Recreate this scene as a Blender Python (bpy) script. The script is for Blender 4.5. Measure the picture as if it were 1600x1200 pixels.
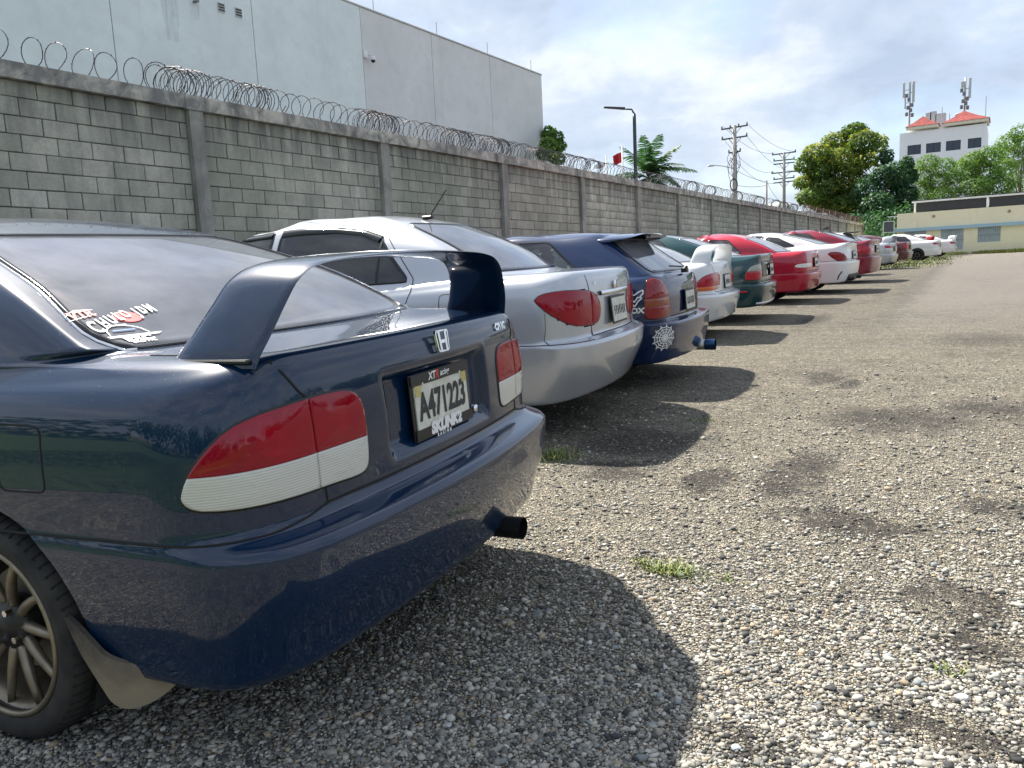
import bpy, math, random
import numpy as np
from mathutils import Matrix, Vector
random.seed(7); RNG = np.random.default_rng(7)
SC = bpy.context.scene
for o in list(bpy.data.objects): bpy.data.objects.remove(o)
COL = SC.collection
rad = math.radians
# ------------------------------------------------------------------ camera (calibrated from the vanishing points)
FPX, CX, CY, CAMH, SLOPE = 1200.0, 800.0, 600.0, 1.13, 0.017
def _ray(px, py): return np.array([(px-CX)/FPX, (py-CY)/FPX, 1.0])
_Y = _ray(1570, 391); _Y /= np.linalg.norm(_Y)
_D = _ray(1197, 8930); _D -= _Y*(_D@_Y)/(_Y@_Y); _D /= np.linalg.norm(_D)
_U = -_D; _X = np.cross(_Y, _U)
RCW = np.stack([_X, _Y, _U])
CAM0 = np.array([0, 0, CAMH])
def wray(px, py): return RCW@_ray(px, py)
def at_depth(px, py, z): return CAM0+wray(px, py)*z
def at_X(px, py, x): d = wray(px, py); return CAM0+d*(x/d[0])
def at_Y(px, py, y): d = wray(px, py); return CAM0+d*(y/d[1])
GY, GZ = np.array([-5.0, 0, 25, 62]), np.array([-0.105, 0, 0.525, 1.04])
def gz(y): return np.interp(y, GY, GZ)
def gslope(y): return 0.021 if y < 25 else 0.0139
def on_ground(px, py):
    d = wray(px, py); t = -CAMH/(d[2]-0.021*d[1])
    if t < 0 or t*d[1] > 25: t = (0.525-25*0.0139-CAMH)/(d[2]-0.0139*d[1])
    return CAM0+t*d
cam = bpy.data.cameras.new('camera'); camo = bpy.data.objects.new('camera', cam); COL.objects.link(camo)
m3 = np.stack([RCW@np.array([1, 0, 0]), RCW@np.array([0, -1, 0]), RCW@np.array([0, 0, -1])], 1)
M4 = Matrix(m3.tolist()).to_4x4(); M4.translation = Vector(CAM0.tolist()); camo.matrix_world = M4
cam.sensor_width = 36; cam.lens = 36*FPX/1600; cam.clip_start = 0.05; cam.clip_end = 3000
SC.camera = camo
# ------------------------------------------------------------------ sky and sun
SUN_TO = Vector((-0.86, 0.34, 1.22)).normalized()
SUN_EL = math.asin(SUN_TO.z); SUN_AZ = math.atan2(SUN_TO.x, SUN_TO.y)
wd = bpy.data.worlds.new('World'); SC.world = wd; wd.use_nodes = True
nt = wd.node_tree; N = nt.nodes; Lk = nt.links
for n in list(N): N.remove(n)
wo = N.new('ShaderNodeOutputWorld'); bg = N.new('ShaderNodeBackground'); bg.inputs[1].default_value = 0.088
sky = N.new('ShaderNodeTexSky'); sky.sky_type = 'NISHITA'; sky.sun_disc = False
sky.sun_elevation = SUN_EL; sky.sun_rotation = SUN_AZ; sky.altitude = 20; sky.air_density = 1.0; sky.dust_density = 1.5; sky.ozone_density = 1.0
tc = N.new('ShaderNodeTexCoord'); sep = N.new('ShaderNodeSeparateXYZ'); Lk.new(tc.outputs['Generated'], sep.inputs[0])
def wmath(op, a, b=None, c=None):
    n = N.new('ShaderNodeMath'); n.operation = op
    for k, v in enumerate((a, b, c)):
        if v is None: continue
        if isinstance(v, (int, float)): n.inputs[k].default_value = v
        else: Lk.new(v, n.inputs[k])
    return n.outputs[0]
zz = wmath('ADD', wmath('MAXIMUM', sep.outputs[2], 0.0), 0.36)
cmb = N.new('ShaderNodeCombineXYZ')
Lk.new(wmath('DIVIDE', sep.outputs[0], zz), cmb.inputs[0]); Lk.new(wmath('DIVIDE', sep.outputs[1], zz), cmb.inputs[1]); cmb.inputs[2].default_value = 3.7
n1 = N.new('ShaderNodeTexNoise'); n1.inputs['Scale'].default_value = 2.1; n1.inputs['Detail'].default_value = 9; n1.inputs['Roughness'].default_value = 0.56; n1.inputs['Distortion'].default_value = 0.1
n2 = N.new('ShaderNodeTexNoise'); n2.inputs['Scale'].default_value = 3.0; n2.inputs['Distortion'].default_value = 0.15; n2.inputs['Detail'].default_value = 8; n2.inputs['Roughness'].default_value = 0.58
Lk.new(cmb.outputs[0], n1.inputs['Vector']); Lk.new(cmb.outputs[0], n2.inputs['Vector'])
def wramp(src, stops):
    r = N.new('ShaderNodeValToRGB'); e = r.color_ramp.elements
    while len(e) < len(stops): e.new(0.5)
    for k, (p, c) in enumerate(stops): e[k].position = p; e[k].color = (*c, 1)
    Lk.new(src, r.inputs[0]); return r.outputs[0]
cover = wramp(n1.outputs[0], [(0.30, (0, 0, 0)), (0.50, (1, 1, 1))])
tone = wramp(n2.outputs[0], [(0.34, (2.5, 3.05, 3.9)), (0.50, (3.4, 3.85, 4.6)), (0.64, (4.9, 5.2, 5.6))])
haze = wramp(sep.outputs[2], [(0.0, (1, 1, 1)), (0.22, (0.25, 0.25, 0.25)), (0.5, (0, 0, 0))])
def wmix(f, a, b):
    m = N.new('ShaderNodeMix'); m.data_type = 'RGBA'; Lk.new(f, m.inputs['Factor'])
    for s, v in (('A', a), ('B', b)):
        i = [q for q in m.inputs if q.name == s and q.type == 'RGBA'][0]
        if isinstance(v, tuple): i.default_value = (*v, 1)
        else: Lk.new(v, i)
    return [q for q in m.outputs if q.type == 'RGBA'][0]
skyc = wmix(wmath('MULTIPLY', cover, 0.93), sky.outputs[0], tone)
skyc = wmix(wmath('MULTIPLY', haze, 0.30), skyc, (4.1, 4.5, 5.2))
Lk.new(skyc, bg.inputs[0]); Lk.new(bg.outputs[0], wo.inputs[0])
sl = bpy.data.lights.new('sun', 'SUN'); sl.energy = 5.0; sl.angle = rad(1.2); sl.color = (1.0, 0.95, 0.86)
so = bpy.data.objects.new('sun', sl); COL.objects.link(so)
so.rotation_euler = (-SUN_TO).to_track_quat('-Z', 'Y').to_euler(); so.location = (0, 0, 30)
SC.view_settings.view_transform = 'Standard'; SC.view_settings.look = 'None'; SC.view_settings.exposure = 1.24; SC.view_settings.gamma = 1.0
SC.render.engine = 'CYCLES'; SC.cycles.use_denoising = True; SC.cycles.max_bounces = 8; SC.cycles.transparent_max_bounces = 16
SC.cycles.caustics_reflective = False; SC.cycles.caustics_refractive = False
# ------------------------------------------------------------------ helpers: objects
def link(o, parent=None):
    COL.objects.link(o)
    if parent is not None: o.parent = parent
    return o
def tag(o, label=None, cat=None, group=None, kind=None):
    if label: o['label'] = label
    if cat: o['category'] = cat
    if group: o['group'] = group
    if kind: o['kind'] = kind
    return o
def empty(name, loc=(0, 0, 0), rz=0.0, parent=None):
    o = bpy.data.objects.new(name, None); o.empty_display_size = 0.2; o.location = loc; o.rotation_euler = (0, 0, rz); return link(o, parent)
class MB:
    def __init__(s): s.v = []; s.f = []; s.n = 0
    def add(s, v, f):
        v = np.asarray(v, float).reshape(-1, 3); s.v.append(v); n = s.n
        s.f.extend([tuple(int(i)+n for i in q) for q in f]); s.n += len(v); return s
    def box(s, c, d, R=None, taper=1.0):
        c = np.array(c, float); d = np.array(d, float)/2
        v = np.array([[sx, sy, sz] for sz in (-1, 1) for sy in (-1, 1) for sx in (-1, 1)], float)*d
        if taper != 1.0: v[4:, :2] *= taper
        if R is not None: v = v@np.array(R).T
        return s.add(v+c, [(0, 2, 3, 1), (4, 5, 7, 6), (0, 1, 5, 4), (2, 6, 7, 3), (0, 4, 6, 2), (1, 3, 7, 5)])
    def tube(s, pts, r, n=8, cap=True):
        pts = np.asarray(pts, float); k = len(pts); r = np.broadcast_to(np.asarray(r, float), (k,))
        t = np.gradient(pts, axis=0); t /= (np.linalg.norm(t, axis=1, keepdims=True)+1e-12)
        up = np.array([0, 0, 1.0]) if abs(t[0, 2]) < 0.9 else np.array([1.0, 0, 0])
        a = np.cross(t[0], up); a /= np.linalg.norm(a); V = []
        ang = np.linspace(0, 2*np.pi, n, endpoint=False)
        for i in range(k):
            a = a-t[i]*(a@t[i]); a /= (np.linalg.norm(a)+1e-12); b = np.cross(t[i], a)
            V.append(pts[i]+r[i]*(np.cos(ang)[:, None]*a+np.sin(ang)[:, None]*b))
        F = [(i*n+j, i*n+(j+1) % n, (i+1)*n+(j+1) % n, (i+1)*n+j) for i in range(k-1) for j in range(n)]
        if cap: F += [tuple(range(n-1, -1, -1)), tuple((k-1)*n+j for j in range(n))]
        return s.add(np.concatenate(V), F)
    def lathe(s, prof, n=32, axis='y', c=(0, 0, 0), close=False):
        prof = np.array(prof, float); k = len(prof); a = np.linspace(0, 2*np.pi, n, endpoint=False); V = []
        for r, h in prof:
            if axis == 'y': V.append(np.stack([r*np.cos(a), np.full(n, h), r*np.sin(a)], 1))
            elif axis == 'x': V.append(np.stack([np.full(n, h), r*np.cos(a), r*np.sin(a)], 1))
            else: V.append(np.stack([r*np.cos(a), r*np.sin(a), np.full(n, h)], 1))
        kk = k if close else k-1
        F = [(i*n+j, i*n+(j+1) % n, ((i+1) % k)*n+(j+1) % n, ((i+1) % k)*n+j) for i in range(kk) for j in range(n)]
        return s.add(np.concatenate(V)+np.array(c), F)
    def prism(s, poly, z0, z1):
        poly = np.array(poly, float); n = len(poly)
        v = np.concatenate([np.c_[poly, np.full(n, z0)], np.c_[poly, np.full(n, z1)]])
        return s.add(v, [tuple(range(n-1, -1, -1)), tuple(range(n, 2*n))]+[(i, (i+1) % n, n+(i+1) % n, n+i) for i in range(n)])
    def build(s, name, mat, parent=None, smooth=False, loc=None, auto=None):
        me = bpy.data.meshes.new(name); v = np.concatenate(s.v) if s.v else np.zeros((0, 3))
        me.from_pydata(v.tolist(), [], s.f); me.validate(clean_customdata=False); me.update()
        if mat is not None: me.materials.append(mat)
        if smooth or auto:
            me.shade_smooth()
            if auto: me.set_sharp_from_angle(angle=rad(auto))
        o = bpy.data.objects.new(name, me)
        if loc is not None: o.location = loc
        return link(o, parent)
def from_np(name, v, f, mat, parent=None, smooth=False, colors=None, rnd=None):
    """big triangle/quad meshes from arrays; f (n,3|4)"""
    me = bpy.data.meshes.new(name); v = np.ascontiguousarray(v, np.float32); f = np.ascontiguousarray(f, np.int32); k = f.shape[1]
    me.vertices.add(len(v)); me.vertices.foreach_set('co', v.ravel())
    me.loops.add(f.size); me.loops.foreach_set('vertex_index', f.ravel())
    me.polygons.add(len(f)); me.polygons.foreach_set('loop_start', np.arange(0, f.size, k, dtype=np.int32))
    if smooth: me.polygons.foreach_set('use_smooth', np.ones(len(f), bool))
    me.update(calc_edges=True)
    if colors is not None:
        a = me.color_attributes.new('Col', 'FLOAT_COLOR', 'POINT'); a.data.foreach_set('color', np.ascontiguousarray(np.c_[colors, np.ones(len(v))], np.float32).ravel())
    if rnd is not None:
        a = me.attributes.new('rnd', 'FLOAT', 'POINT'); a.data.foreach_set('value', np.ascontiguousarray(rnd, np.float32))
    me.materials.append(mat); return link(bpy.data.objects.new(name, me), parent)
def copy_obj(o, parent=None):
    c = o.copy(); return link(c, parent)
def rotz(a): c, s = math.cos(a), math.sin(a); return np.array([[c, -s, 0], [s, c, 0], [0, 0, 1.0]])
def roty(a): c, s = math.cos(a), math.sin(a); return np.array([[c, 0, s], [0, 1, 0], [-s, 0, c]])
def rotx(a): c, s = math.cos(a), math.sin(a); return np.array([[1, 0, 0], [0, c, -s], [0, s, c]])
# ------------------------------------------------------------------ helpers: materials
class NT:
    def __init__(s, name):
        s.m = bpy.data.materials.new(name); s.m.use_nodes = True; s.t = s.m.node_tree; s.N = s.t.nodes; s.L = s.t.links
        s.p = s.N['Principled BSDF']; s.out = s.N['Material Output']; s._c = {}
    def new(s, t): return s.N.new(t)
    def co(s, w='Object'):
        if w not in s._c:
            if w == 'Position': n = s.new('ShaderNodeNewGeometry'); s._c[w] = n.outputs['Position']
            else: n = s.new('ShaderNodeTexCoord'); s._c[w] = n.outputs[w]
        return s._c[w]
    def put(s, i, v):
        if v is None: return
        if hasattr(v, 'is_linked') or hasattr(v, 'links'): s.L.new(v, i)
        elif isinstance(v, tuple) and len(v) == 3 and i.type == 'RGBA': i.default_value = (*v, 1)
        else: i.default_value = v
    def noise(s, scale, detail=4, rough=0.55, co=None, dist=0.0, stretch=None):
        n = s.new('ShaderNodeTexNoise'); v = co if co is not None else s.co()
        if stretch:
            mp = s.new('ShaderNodeMapping'); mp.inputs['Scale'].default_value = stretch; s.L.new(v, mp.inputs[0]); v = mp.outputs[0]
        s.L.new(v, n.inputs['Vector']); n.inputs['Scale'].default_value = scale; n.inputs['Detail'].default_value = detail; n.inputs['Roughness'].default_value = rough; n.inputs['Distortion'].default_value = dist
        return n.outputs[0]
    def voro(s, scale, feature='F1', co=None, rnd=1.0):
        n = s.new('ShaderNodeTexVoronoi'); n.feature = feature; s.L.new(co if co is not None else s.co(), n.inputs['Vector']); n.inputs['Scale'].default_value = scale; n.inputs['Randomness'].default_value = rnd
        return n
    def ramp(s, src, stops, interp='LINEAR'):
        r = s.new('ShaderNodeValToRGB'); e = r.color_ramp.elements; r.color_ramp.interpolation = interp
        while len(e) < len(stops): e.new(0.5)
        for k, (p, c) in enumerate(stops):
            e[k].position = p; e[k].color = (*(c if isinstance(c, tuple) else (c, c, c)), 1)
        s.L.new(src, r.inputs[0]); return r.outputs[0]
    def math(s, op, a, b=None, c=None, clamp=False):
        n = s.new('ShaderNodeMath'); n.operation = op; n.use_clamp = clamp
        for k, v in enumerate((a, b, c)): s.put(n.inputs[k], v)
        return n.outputs[0]
    def mix(s, f, a, b, mode='MIX'):
        m = s.new('ShaderNodeMix'); m.data_type = 'RGBA'; m.blend_type = mode; s.put(m.inputs[0], f)
        s.put([q for q in m.inputs if q.name == 'A' and q.type == 'RGBA'][0], a); s.put([q for q in m.inputs if q.name == 'B' and q.type == 'RGBA'][0], b)
        return [q for q in m.outputs if q.type == 'RGBA'][0]
    def bump(s, h, st=0.3, dist=0.02):
        b = s.new('ShaderNodeBump'); b.inputs['Strength'].default_value = st; b.inputs['Distance'].default_value = dist; s.L.new(h, b.inputs['Height']); s.L.new(b.outputs[0], s.p.inputs['Normal']); return b
    def set(s, **k):
        nm = dict(color='Base Color', rough='Roughness', metal='Metallic', spec='Specular IOR Level', coat='Coat Weight', coatr='Coat Roughness', ior='IOR', emis='Emission Color', emis_s='Emission Strength', trans='Transmission Weight', alpha='Alpha', sub='Subsurface Weight', sheen='Sheen Weight')
        for q, v in k.items(): s.put(s.p.inputs[nm[q]], v)
        return s
MATS = {}
def simple(name, color, rough=0.6, metal=0.0, var=0.12, scale=6.0, spec=0.5, coat=0.0, bump=0.0, co='Object'):
    if name in MATS: return MATS[name]
    t = NT(name); n = t.noise(scale, 5, 0.6, t.co(co))
    a = tuple(max(0, c*(1-var)) for c in color); b = tuple(min(1, c*(1+var)) for c in color)
    t.set(color=t.ramp(n, [(0.3, a), (0.7, b)]), rough=rough, metal=metal, spec=spec, coat=coat)
    if bump: t.bump(n, bump, 0.01)
    MATS[name] = t.m; return t.m
def paint(name, color, metal=0.35, rough=0.38, dust=0.12, speck_=None):
    t = NT(name); co = t.co('Object')
    n = t.noise(2.2, 6, 0.65, co); sp = t.noise(190, 2, 0.6, co); st = t.noise(14, 5, 0.7, co)
    sepn = t.new('ShaderNodeSeparateXYZ'); t.L.new(co, sepn.inputs[0])
    low = t.ramp(sepn.outputs[2], [(0.2, 1.0), (0.75, 0.25)])
    d = t.math('MULTIPLY', t.ramp(n, [(0.35, 0.15), (0.7, 1.0)]), low)
    speck = t.math('MULTIPLY', t.ramp(sp, [(0.665, 0.0), (0.70, 1.0)]), t.ramp(st, [(0.42, 0.0), (0.62, 1.0)]))
    f = t.math('ADD', t.math('MULTIPLY', d, dust), t.math('MULTIPLY', speck, dust*2.2 if speck_ is None else speck_), clamp=True)
    c = t.mix(f, color, (0.42, 0.40, 0.36))
    t.set(color=c, metal=t.math('MULTIPLY', t.math('SUBTRACT', 1.0, f), metal), rough=t.math('ADD', rough, t.math('MULTIPLY', f, 0.4)), coat=t.math('SUBTRACT', 1.0, t.math('MULTIPLY', f, 1.5), clamp=True), coatr=0.03, spec=0.12)
    return t.m
def glassmat(name, tint, dust_sheen=0.10, ior=1.55):
    t = NT(name); t.N.remove(t.p)
    tr = t.new('ShaderNodeBsdfTransparent'); tr.inputs[0].default_value = (*tint, 1)
    gl = t.new('ShaderNodeBsdfGlossy'); gl.inputs['Roughness'].default_value = 0.02; gl.inputs['Color'].default_value = (0.95, 0.97, 1, 1)
    df = t.new('ShaderNodeBsdfDiffuse'); df.inputs[0].default_value = (0.52, 0.53, 0.58, 1)  # bluish diffuse layer: dust, plus pale sky reflection painted into rear windows
    fr = t.new('ShaderNodeFresnel'); fr.inputs[0].default_value = ior
    m1 = t.new('ShaderNodeMixShader'); m2 = t.new('ShaderNodeMixShader')
    nz = t.noise(3.0, 6, 0.65); t.L.new(t.ramp(nz, [(0.3, dust_sheen*0.5), (0.75, dust_sheen*1.5)]), m1.inputs[0])
    t.L.new(tr.outputs[0], m1.inputs[1]); t.L.new(df.outputs[0], m1.inputs[2])
    t.L.new(fr.outputs[0], m2.inputs[0]); t.L.new(m1.outputs[0], m2.inputs[1]); t.L.new(gl.outputs[0], m2.inputs[2])
    t.L.new(m2.outputs[0], t.out.inputs[0]); return t.m
def lens(name, color, ribs=260.0, rough=0.12):
    t = NT(name); wv = t.new('ShaderNodeTexWave'); wv.wave_type = 'BANDS'; wv.bands_direction = 'Z'; wv.inputs['Scale'].default_value = ribs/6.28; wv.inputs['Distortion'].default_value = 0.0
    t.L.new(t.co(), wv.inputs[0]); n = t.noise(18, 3)
    t.set(color=t.mix(t.math('MULTIPLY', wv.outputs[0], 0.35), color, tuple(min(1, c*1.9+0.01) for c in color)), rough=rough, coat=1.0, coatr=0.02, spec=0.05)
    t.bump(t.math('ADD', wv.outputs[0], n), 0.10, 0.002); return t.m
# ================================================================== SETTING: ground
PATCHES = ((1010, 690, .50, .40, .6), (1110, 750, .14, .30, .8), (1250, 740, .17, .50, .85), (1330, 815, .38, .13, 1.0), (1400, 655, .55, .5, .65), (1490, 945, .17, .17, 1.5), (1535, 1010, .13, .13, 1.1), (1480, 1145, .20, .10, 1.2), (1290, 590, .18, .4, .9), (1160, 1165, .16, .08, .8), (950, 735, .3, .22, .7), (1545, 640, .35, .4, .6), (1330, 1110, .12, .06, .7), (1270, 500, .3, 1.2, .5), (1540, 530, .7, .8, .4), (1560, 790, .2, .2, .5), (1330, 600, .12, .25, .8))
PG = [(on_ground(a, b), c, d, e) for a, b, c, d, e in PATCHES]
def patch_amount(P):
    r = np.zeros(len(P))
    for g, rx, ry, amt in PG: r = np.maximum(r, amt*np.clip(1.15-((P[:, 0]-g[0])/rx)**2-((P[:, 1]-g[1])/ry)**2, 0, 1))
    return np.clip(r, 0, 1)
def ground_mat():
    t = NT('gravel_asphalt'); co = t.co('Position')
    v1 = t.voro(110, 'F1', co); v1e = t.voro(110, 'DISTANCE_TO_EDGE', co)
    v2 = t.voro(190, 'F1', co)
    hue = t.new('ShaderNodeSeparateColor'); t.L.new(v1.outputs['Color'], hue.inputs[0])
    hue2 = t.new('ShaderNodeSeparateColor'); t.L.new(v2.outputs['Color'], hue2.inputs[0])
    peb = t.ramp(hue.outputs[0], [(0.0, (0.07, 0.07, 0.07)), (0.22, (0.19, 0.18, 0.16)), (0.5, (0.40, 0.37, 0.31)), (0.8, (0.57, 0.53, 0.445)), (1.0, (0.74, 0.70, 0.61))])
    peb2 = t.ramp(hue2.outputs[1], [(0.0, (0.06, 0.06, 0.06)), (0.5, (0.29, 0.265, 0.22)), (1.0, (0.56, 0.52, 0.44))])
    edge = t.ramp(v1e.outputs[0], [(0.02, 0.0), (0.12, 1.0)])
    big = t.noise(0.55, 5, 0.6, co, 0.4); mid = t.noise(3.2, 6, 0.65, co, 0.3); fine = t.noise(26, 4, 0.6, co)
    c = t.mix(t.ramp(fine, [(0.42, 0.0), (0.58, 1.0)]), peb, peb2)
    c = t.mix(edge, (0.055, 0.052, 0.05), c)
    # worn dark patches: binder without loose stone, with ragged outlines of their own
    sp = t.new('ShaderNodeSeparateXYZ'); t.L.new(co, sp.inputs[0])
    dark = None
    wx = t.math('ADD', sp.outputs[0], t.math('MULTIPLY', t.math('SUBTRACT', mid, 0.5), 0.40))
    wy = t.math('ADD', sp.outputs[1], t.math('MULTIPLY', t.math('SUBTRACT', mid, 0.5), 0.9))
    for (px, py, rx, ry, amt) in PATCHES:
        g = on_ground(px, py)
        dx = t.math('DIVIDE', t.math('SUBTRACT', wx, float(g[0])), rx); dy = t.math('DIVIDE', t.math('SUBTRACT', wy, float(g[1])), ry)
        r2 = t.math('ADD', t.math('MULTIPLY', dx, dx), t.math('MULTIPLY', dy, dy))
        q = t.math('MULTIPLY', t.math('SUBTRACT', 1.0, t.math('SMOOTH_MIN', r2, 1.0, 0.5), clamp=True), amt*2.0, clamp=True)
        dark = q if dark is None else t.math('MAXIMUM', dark, q)
    dark = t.math('MULTIPLY', dark, 1.0)
    rag = t.ramp(mid, [(0.28, 0.35), (0.48, 1.0)])
    gen = t.math('MULTIPLY', t.ramp(big, [(0.46, 0.0), (0.62, 1.0)]), t.ramp(mid, [(0.46, 0.0), (0.58, 0.75)]))
    dk = t.math('MAXIMUM', t.math('MULTIPLY', dark, rag), gen)
    keep = t.ramp(hue.outputs[2], [(0.72, 0.0), (0.82, 0.7)])
    dk = t.math('MULTIPLY', dk, t.math('SUBTRACT', 1.0, keep))
    c = t.mix(t.math('MULTIPLY', dk, 0.92), c, (0.058, 0.054, 0.052))
    # older, browner surface of the lane on the right
    dl = t.math('ADD', t.math('ADD', sp.outputs[0], 1.1), t.math('ADD', t.math('MULTIPLY', sp.outputs[1], 0.030), t.math('MULTIPLY', t.math('SUBTRACT', mid, 0.5), 1.1)))
    far = t.ramp(t.math('MULTIPLY', sp.outputs[1], 0.04), [(0.36, 0.0), (0.62, 1.0)])
    lane = t.math('MULTIPLY', t.ramp(dl, [(0.0, 0.0), (0.45, 1.0)]), far)
    rim = t.math('MULTIPLY', t.ramp(t.math('ABSOLUTE', t.math('SUBTRACT', dl, 0.05)), [(0.0, 0.7), (0.28, 0.0)]), far)
    tint = t.mix(t.ramp(mid, [(0.3, 0.0), (0.75, 1.0)]), (0.87, 0.855, 0.82), (1.13, 1.08, 0.97))
    fl1 = t.noise(11, 5, 0.7, co); fl2 = t.noise(34, 3, 0.7, co)
    c = t.mix(1.0, c, tint, 'MULTIPLY'); c = t.mix(1.0, c, t.ramp(fl1, [(0.33, (0.62, 0.62, 0.62)), (0.66, (1.0, 0.99, 0.97))]), 'MULTIPLY'); c = t.mix(1.0, c, t.ramp(fl2, [(0.33, (0.68, 0.68, 0.68)), (0.64, (1.05, 1.04, 1.02))]), 'MULTIPLY')
    c = t.mix(t.math('MULTIPLY', lane, 0.6), c, (0.24, 0.215, 0.195)); c = t.mix(t.math('MULTIPLY', rim, 0.8), c, (0.12, 0.11, 0.10))
    t.set(color=c, rough=0.85, spec=0.25)
    hgt = t.math('ADD', t.math('MULTIPLY', edge, 1.0), t.math('ADD', t.math('MULTIPLY', hue.outputs[1], 0.8), t.math('MULTIPLY', mid, 0.7)))
    t.bump(hgt, 0.9, 0.007)
    return t.m
GM = ground_mat()
xs = np.concatenate([np.linspace(-500, -30, 8), np.linspace(-20, 20, 41), np.linspace(30, 500, 8)])
ys = np.concatenate([np.linspace(-500, -20, 7), np.linspace(-5, 62, 68), np.linspace(80, 900, 9)])
XX, YY = np.meshgrid(xs, ys); ZZ = np.interp(YY, GY, GZ)
V = np.stack([XX, YY, ZZ], -1).reshape(-1, 3); nx = len(xs); ii, jj = np.meshgrid(np.arange(nx-1), np.arange(len(ys)-1)); a = (jj*nx+ii).ravel()
tag(from_np('ground', V, np.stack([a, a+1, a+nx+1, a+nx], 1), GM, smooth=True), kind='structure')
LAWN = NT('lawn_grass'); _a = LAWN.noise(2.0, 6, .65, LAWN.co('Position')); _b = LAWN.noise(40, 4, .7, LAWN.co('Position')); LAWN.set(color=LAWN.mix(LAWN.ramp(_b, [(.3, 0.0), (.7, 1.0)]), LAWN.ramp(_a, [(.3, (.025, .065, .018)), (.7, (.07, .12, .03))]), (.11, .15, .05)), rough=.9, spec=.1); LAWN.bump(_b, .8, .03)
lv = [(x, y, gz(y)+.006) for y in (-60, -5, -3, -1.0) for x in (-60, 60)]; tag(MB().add(lv, [(0, 1, 3, 2), (2, 3, 5, 4), (4, 5, 7, 6)]).build('lawn', LAWN.m), kind='structure')
# ------------------------------------------------------------------ loose pebbles on the near ground (nobody could count them)
def pebbles():
    ico = np.array([(-.5257, 0, .8507), (.5257, 0, .8507), (-.5257, 0, -.8507), (.5257, 0, -.8507), (0, .8507, .5257), (0, .8507, -.5257), (0, -.8507, .5257), (0, -.8507, -.5257), (.8507, .5257, 0), (-.8507, .5257, 0), (.8507, -.5257, 0), (-.8507, -.5257, 0)])
    tri = np.array([(0, 1, 4), (0, 4, 9), (9, 4, 5), (4, 8, 5), (4, 1, 8), (8, 1, 10), (8, 10, 3), (5, 8, 3), (5, 3, 2), (2, 3, 7), (7, 3, 10), (7, 10, 6), (7, 6, 11), (11, 6, 0), (0, 6, 1), (6, 10, 1), (9, 11, 0), (9, 2, 11), (9, 5, 2), (7, 11, 2)])
    n = 92000
    # spread over the view, denser towards the camera
    px = RNG.uniform(-60, 1660, int(n*2.6)); u = RNG.uniform(0, 1, int(n*2.6)); py = 560+(1270-560)*u**0.75
    P = np.array([on_ground(a, b) for a, b in zip(px, py)]); keep = RNG.uniform(0, 1, len(P)) < 0.55
    P = P[keep]; P = P[RNG.uniform(0, 1, len(P)) > .82*patch_amount(P)][:n]; n = len(P)
    s = np.exp(RNG.normal(math.log(0.0038), 0.46, n)).clip(0.0018, 0.0135)
    s *= np.clip(0.8+0.06*P[:, 1], 0.8, 1.2)
    rot = RNG.uniform(0, 2*np.pi, n); c, q = np.cos(rot), np.sin(rot)
    base = ico[None]*(1+RNG.normal(0, 0.19, (n, 12, 1)))*np.stack([RNG.uniform(.9, 1.6, n), RNG.uniform(.75, 1.1, n), RNG.uniform(.45, .8, n)], 1)[:, None]*s[:, None, None]
    x = base[..., 0]*c[:, None]-base[..., 1]*q[:, None]; y = base[..., 0]*q[:, None]+base[..., 1]*c[:, None]
    V = np.stack([x, y, base[..., 2]], -1)+P[:, None]; V[..., 2] += (s*0.28)[:, None]
    pal = np.array([(.66, .63, .55), (.55, .515, .44), (.44, .41, .35), (.31, .295, .26), (.19, .185, .175), (.09, .09, .092), (.50, .40, .28), (.34, .36, .36), (.78, .75, .68)])
    w = np.array([.12, .18, .19, .16, .13, .11, .05, .05, .03]); w /= w.sum()
    k = RNG.choice(len(pal), n, p=w); col = pal[k]*RNG.uniform(.48, .84, (n, 1))*(1-.72*patch_amount(P)*RNG.uniform(.3, 1, n))[:, None]
    F = (tri[None]+12*np.arange(n)[:, None, None]).reshape(-1, 3)
    t = NT('pebble'); at = t.new('ShaderNodeVertexColor'); at.layer_name = 'Col'
    t.set(color=t.mix(0.5, at.outputs[0], t.mix(t.noise(220, 3, .6, t.co('Position')), (0.75, 0.75, 0.75), (1.2, 1.2, 1.2)), 'MULTIPLY'), rough=0.8, spec=0.3)
    o = from_np('loose_gravel', V.reshape(-1, 3), F, t.m, smooth=False, colors=np.repeat(col, 12, 0)); tag(o, 'loose pale and grey pebbles scattered over the parking ground', 'gravel', kind='stuff')
pebbles()
def rock(name, px, py, size, color, label, flat=0.6):
    g = on_ground(px, py); import bmesh
    bm = bmesh.new(); bmesh.ops.create_icosphere(bm, subdivisions=2, radius=1)
    r = random.Random(px)
    ax = [Vector((r.uniform(-1, 1), r.uniform(-1, 1), r.uniform(-1, 1))).normalized() for _ in range(7)]
    for v in bm.verts:
        for a in ax:
            d = v.co.dot(a)
            if d > 0.72: v.co -= a*(d-0.72)
        v.co = Vector((v.co.x*size*1.25, v.co.y*size, v.co.z*size*flat))
    me = bpy.data.meshes.new(name); bm.to_mesh(me); bm.free(); me.materials.append(simple('rock_'+label[:12], color, 0.85, var=0.25, scale=30, bump=0.3))
    o = bpy.data.objects.new(name, me); o.location = (g[0], g[1], g[2]+size*flat*0.45); o.rotation_euler = (0, 0, r.uniform(0, 6)); tag(link(o), label, 'stone')
rock('stone', 842, 958, 0.013, (0.16, 0.19, 0.20), 'slate grey angular stone in the shadow of the nearest car')
rock('stone', 200, 1156, 0.011, (0.62, 0.58, 0.5), 'cream pebble just right of the nearest tyre')
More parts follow.
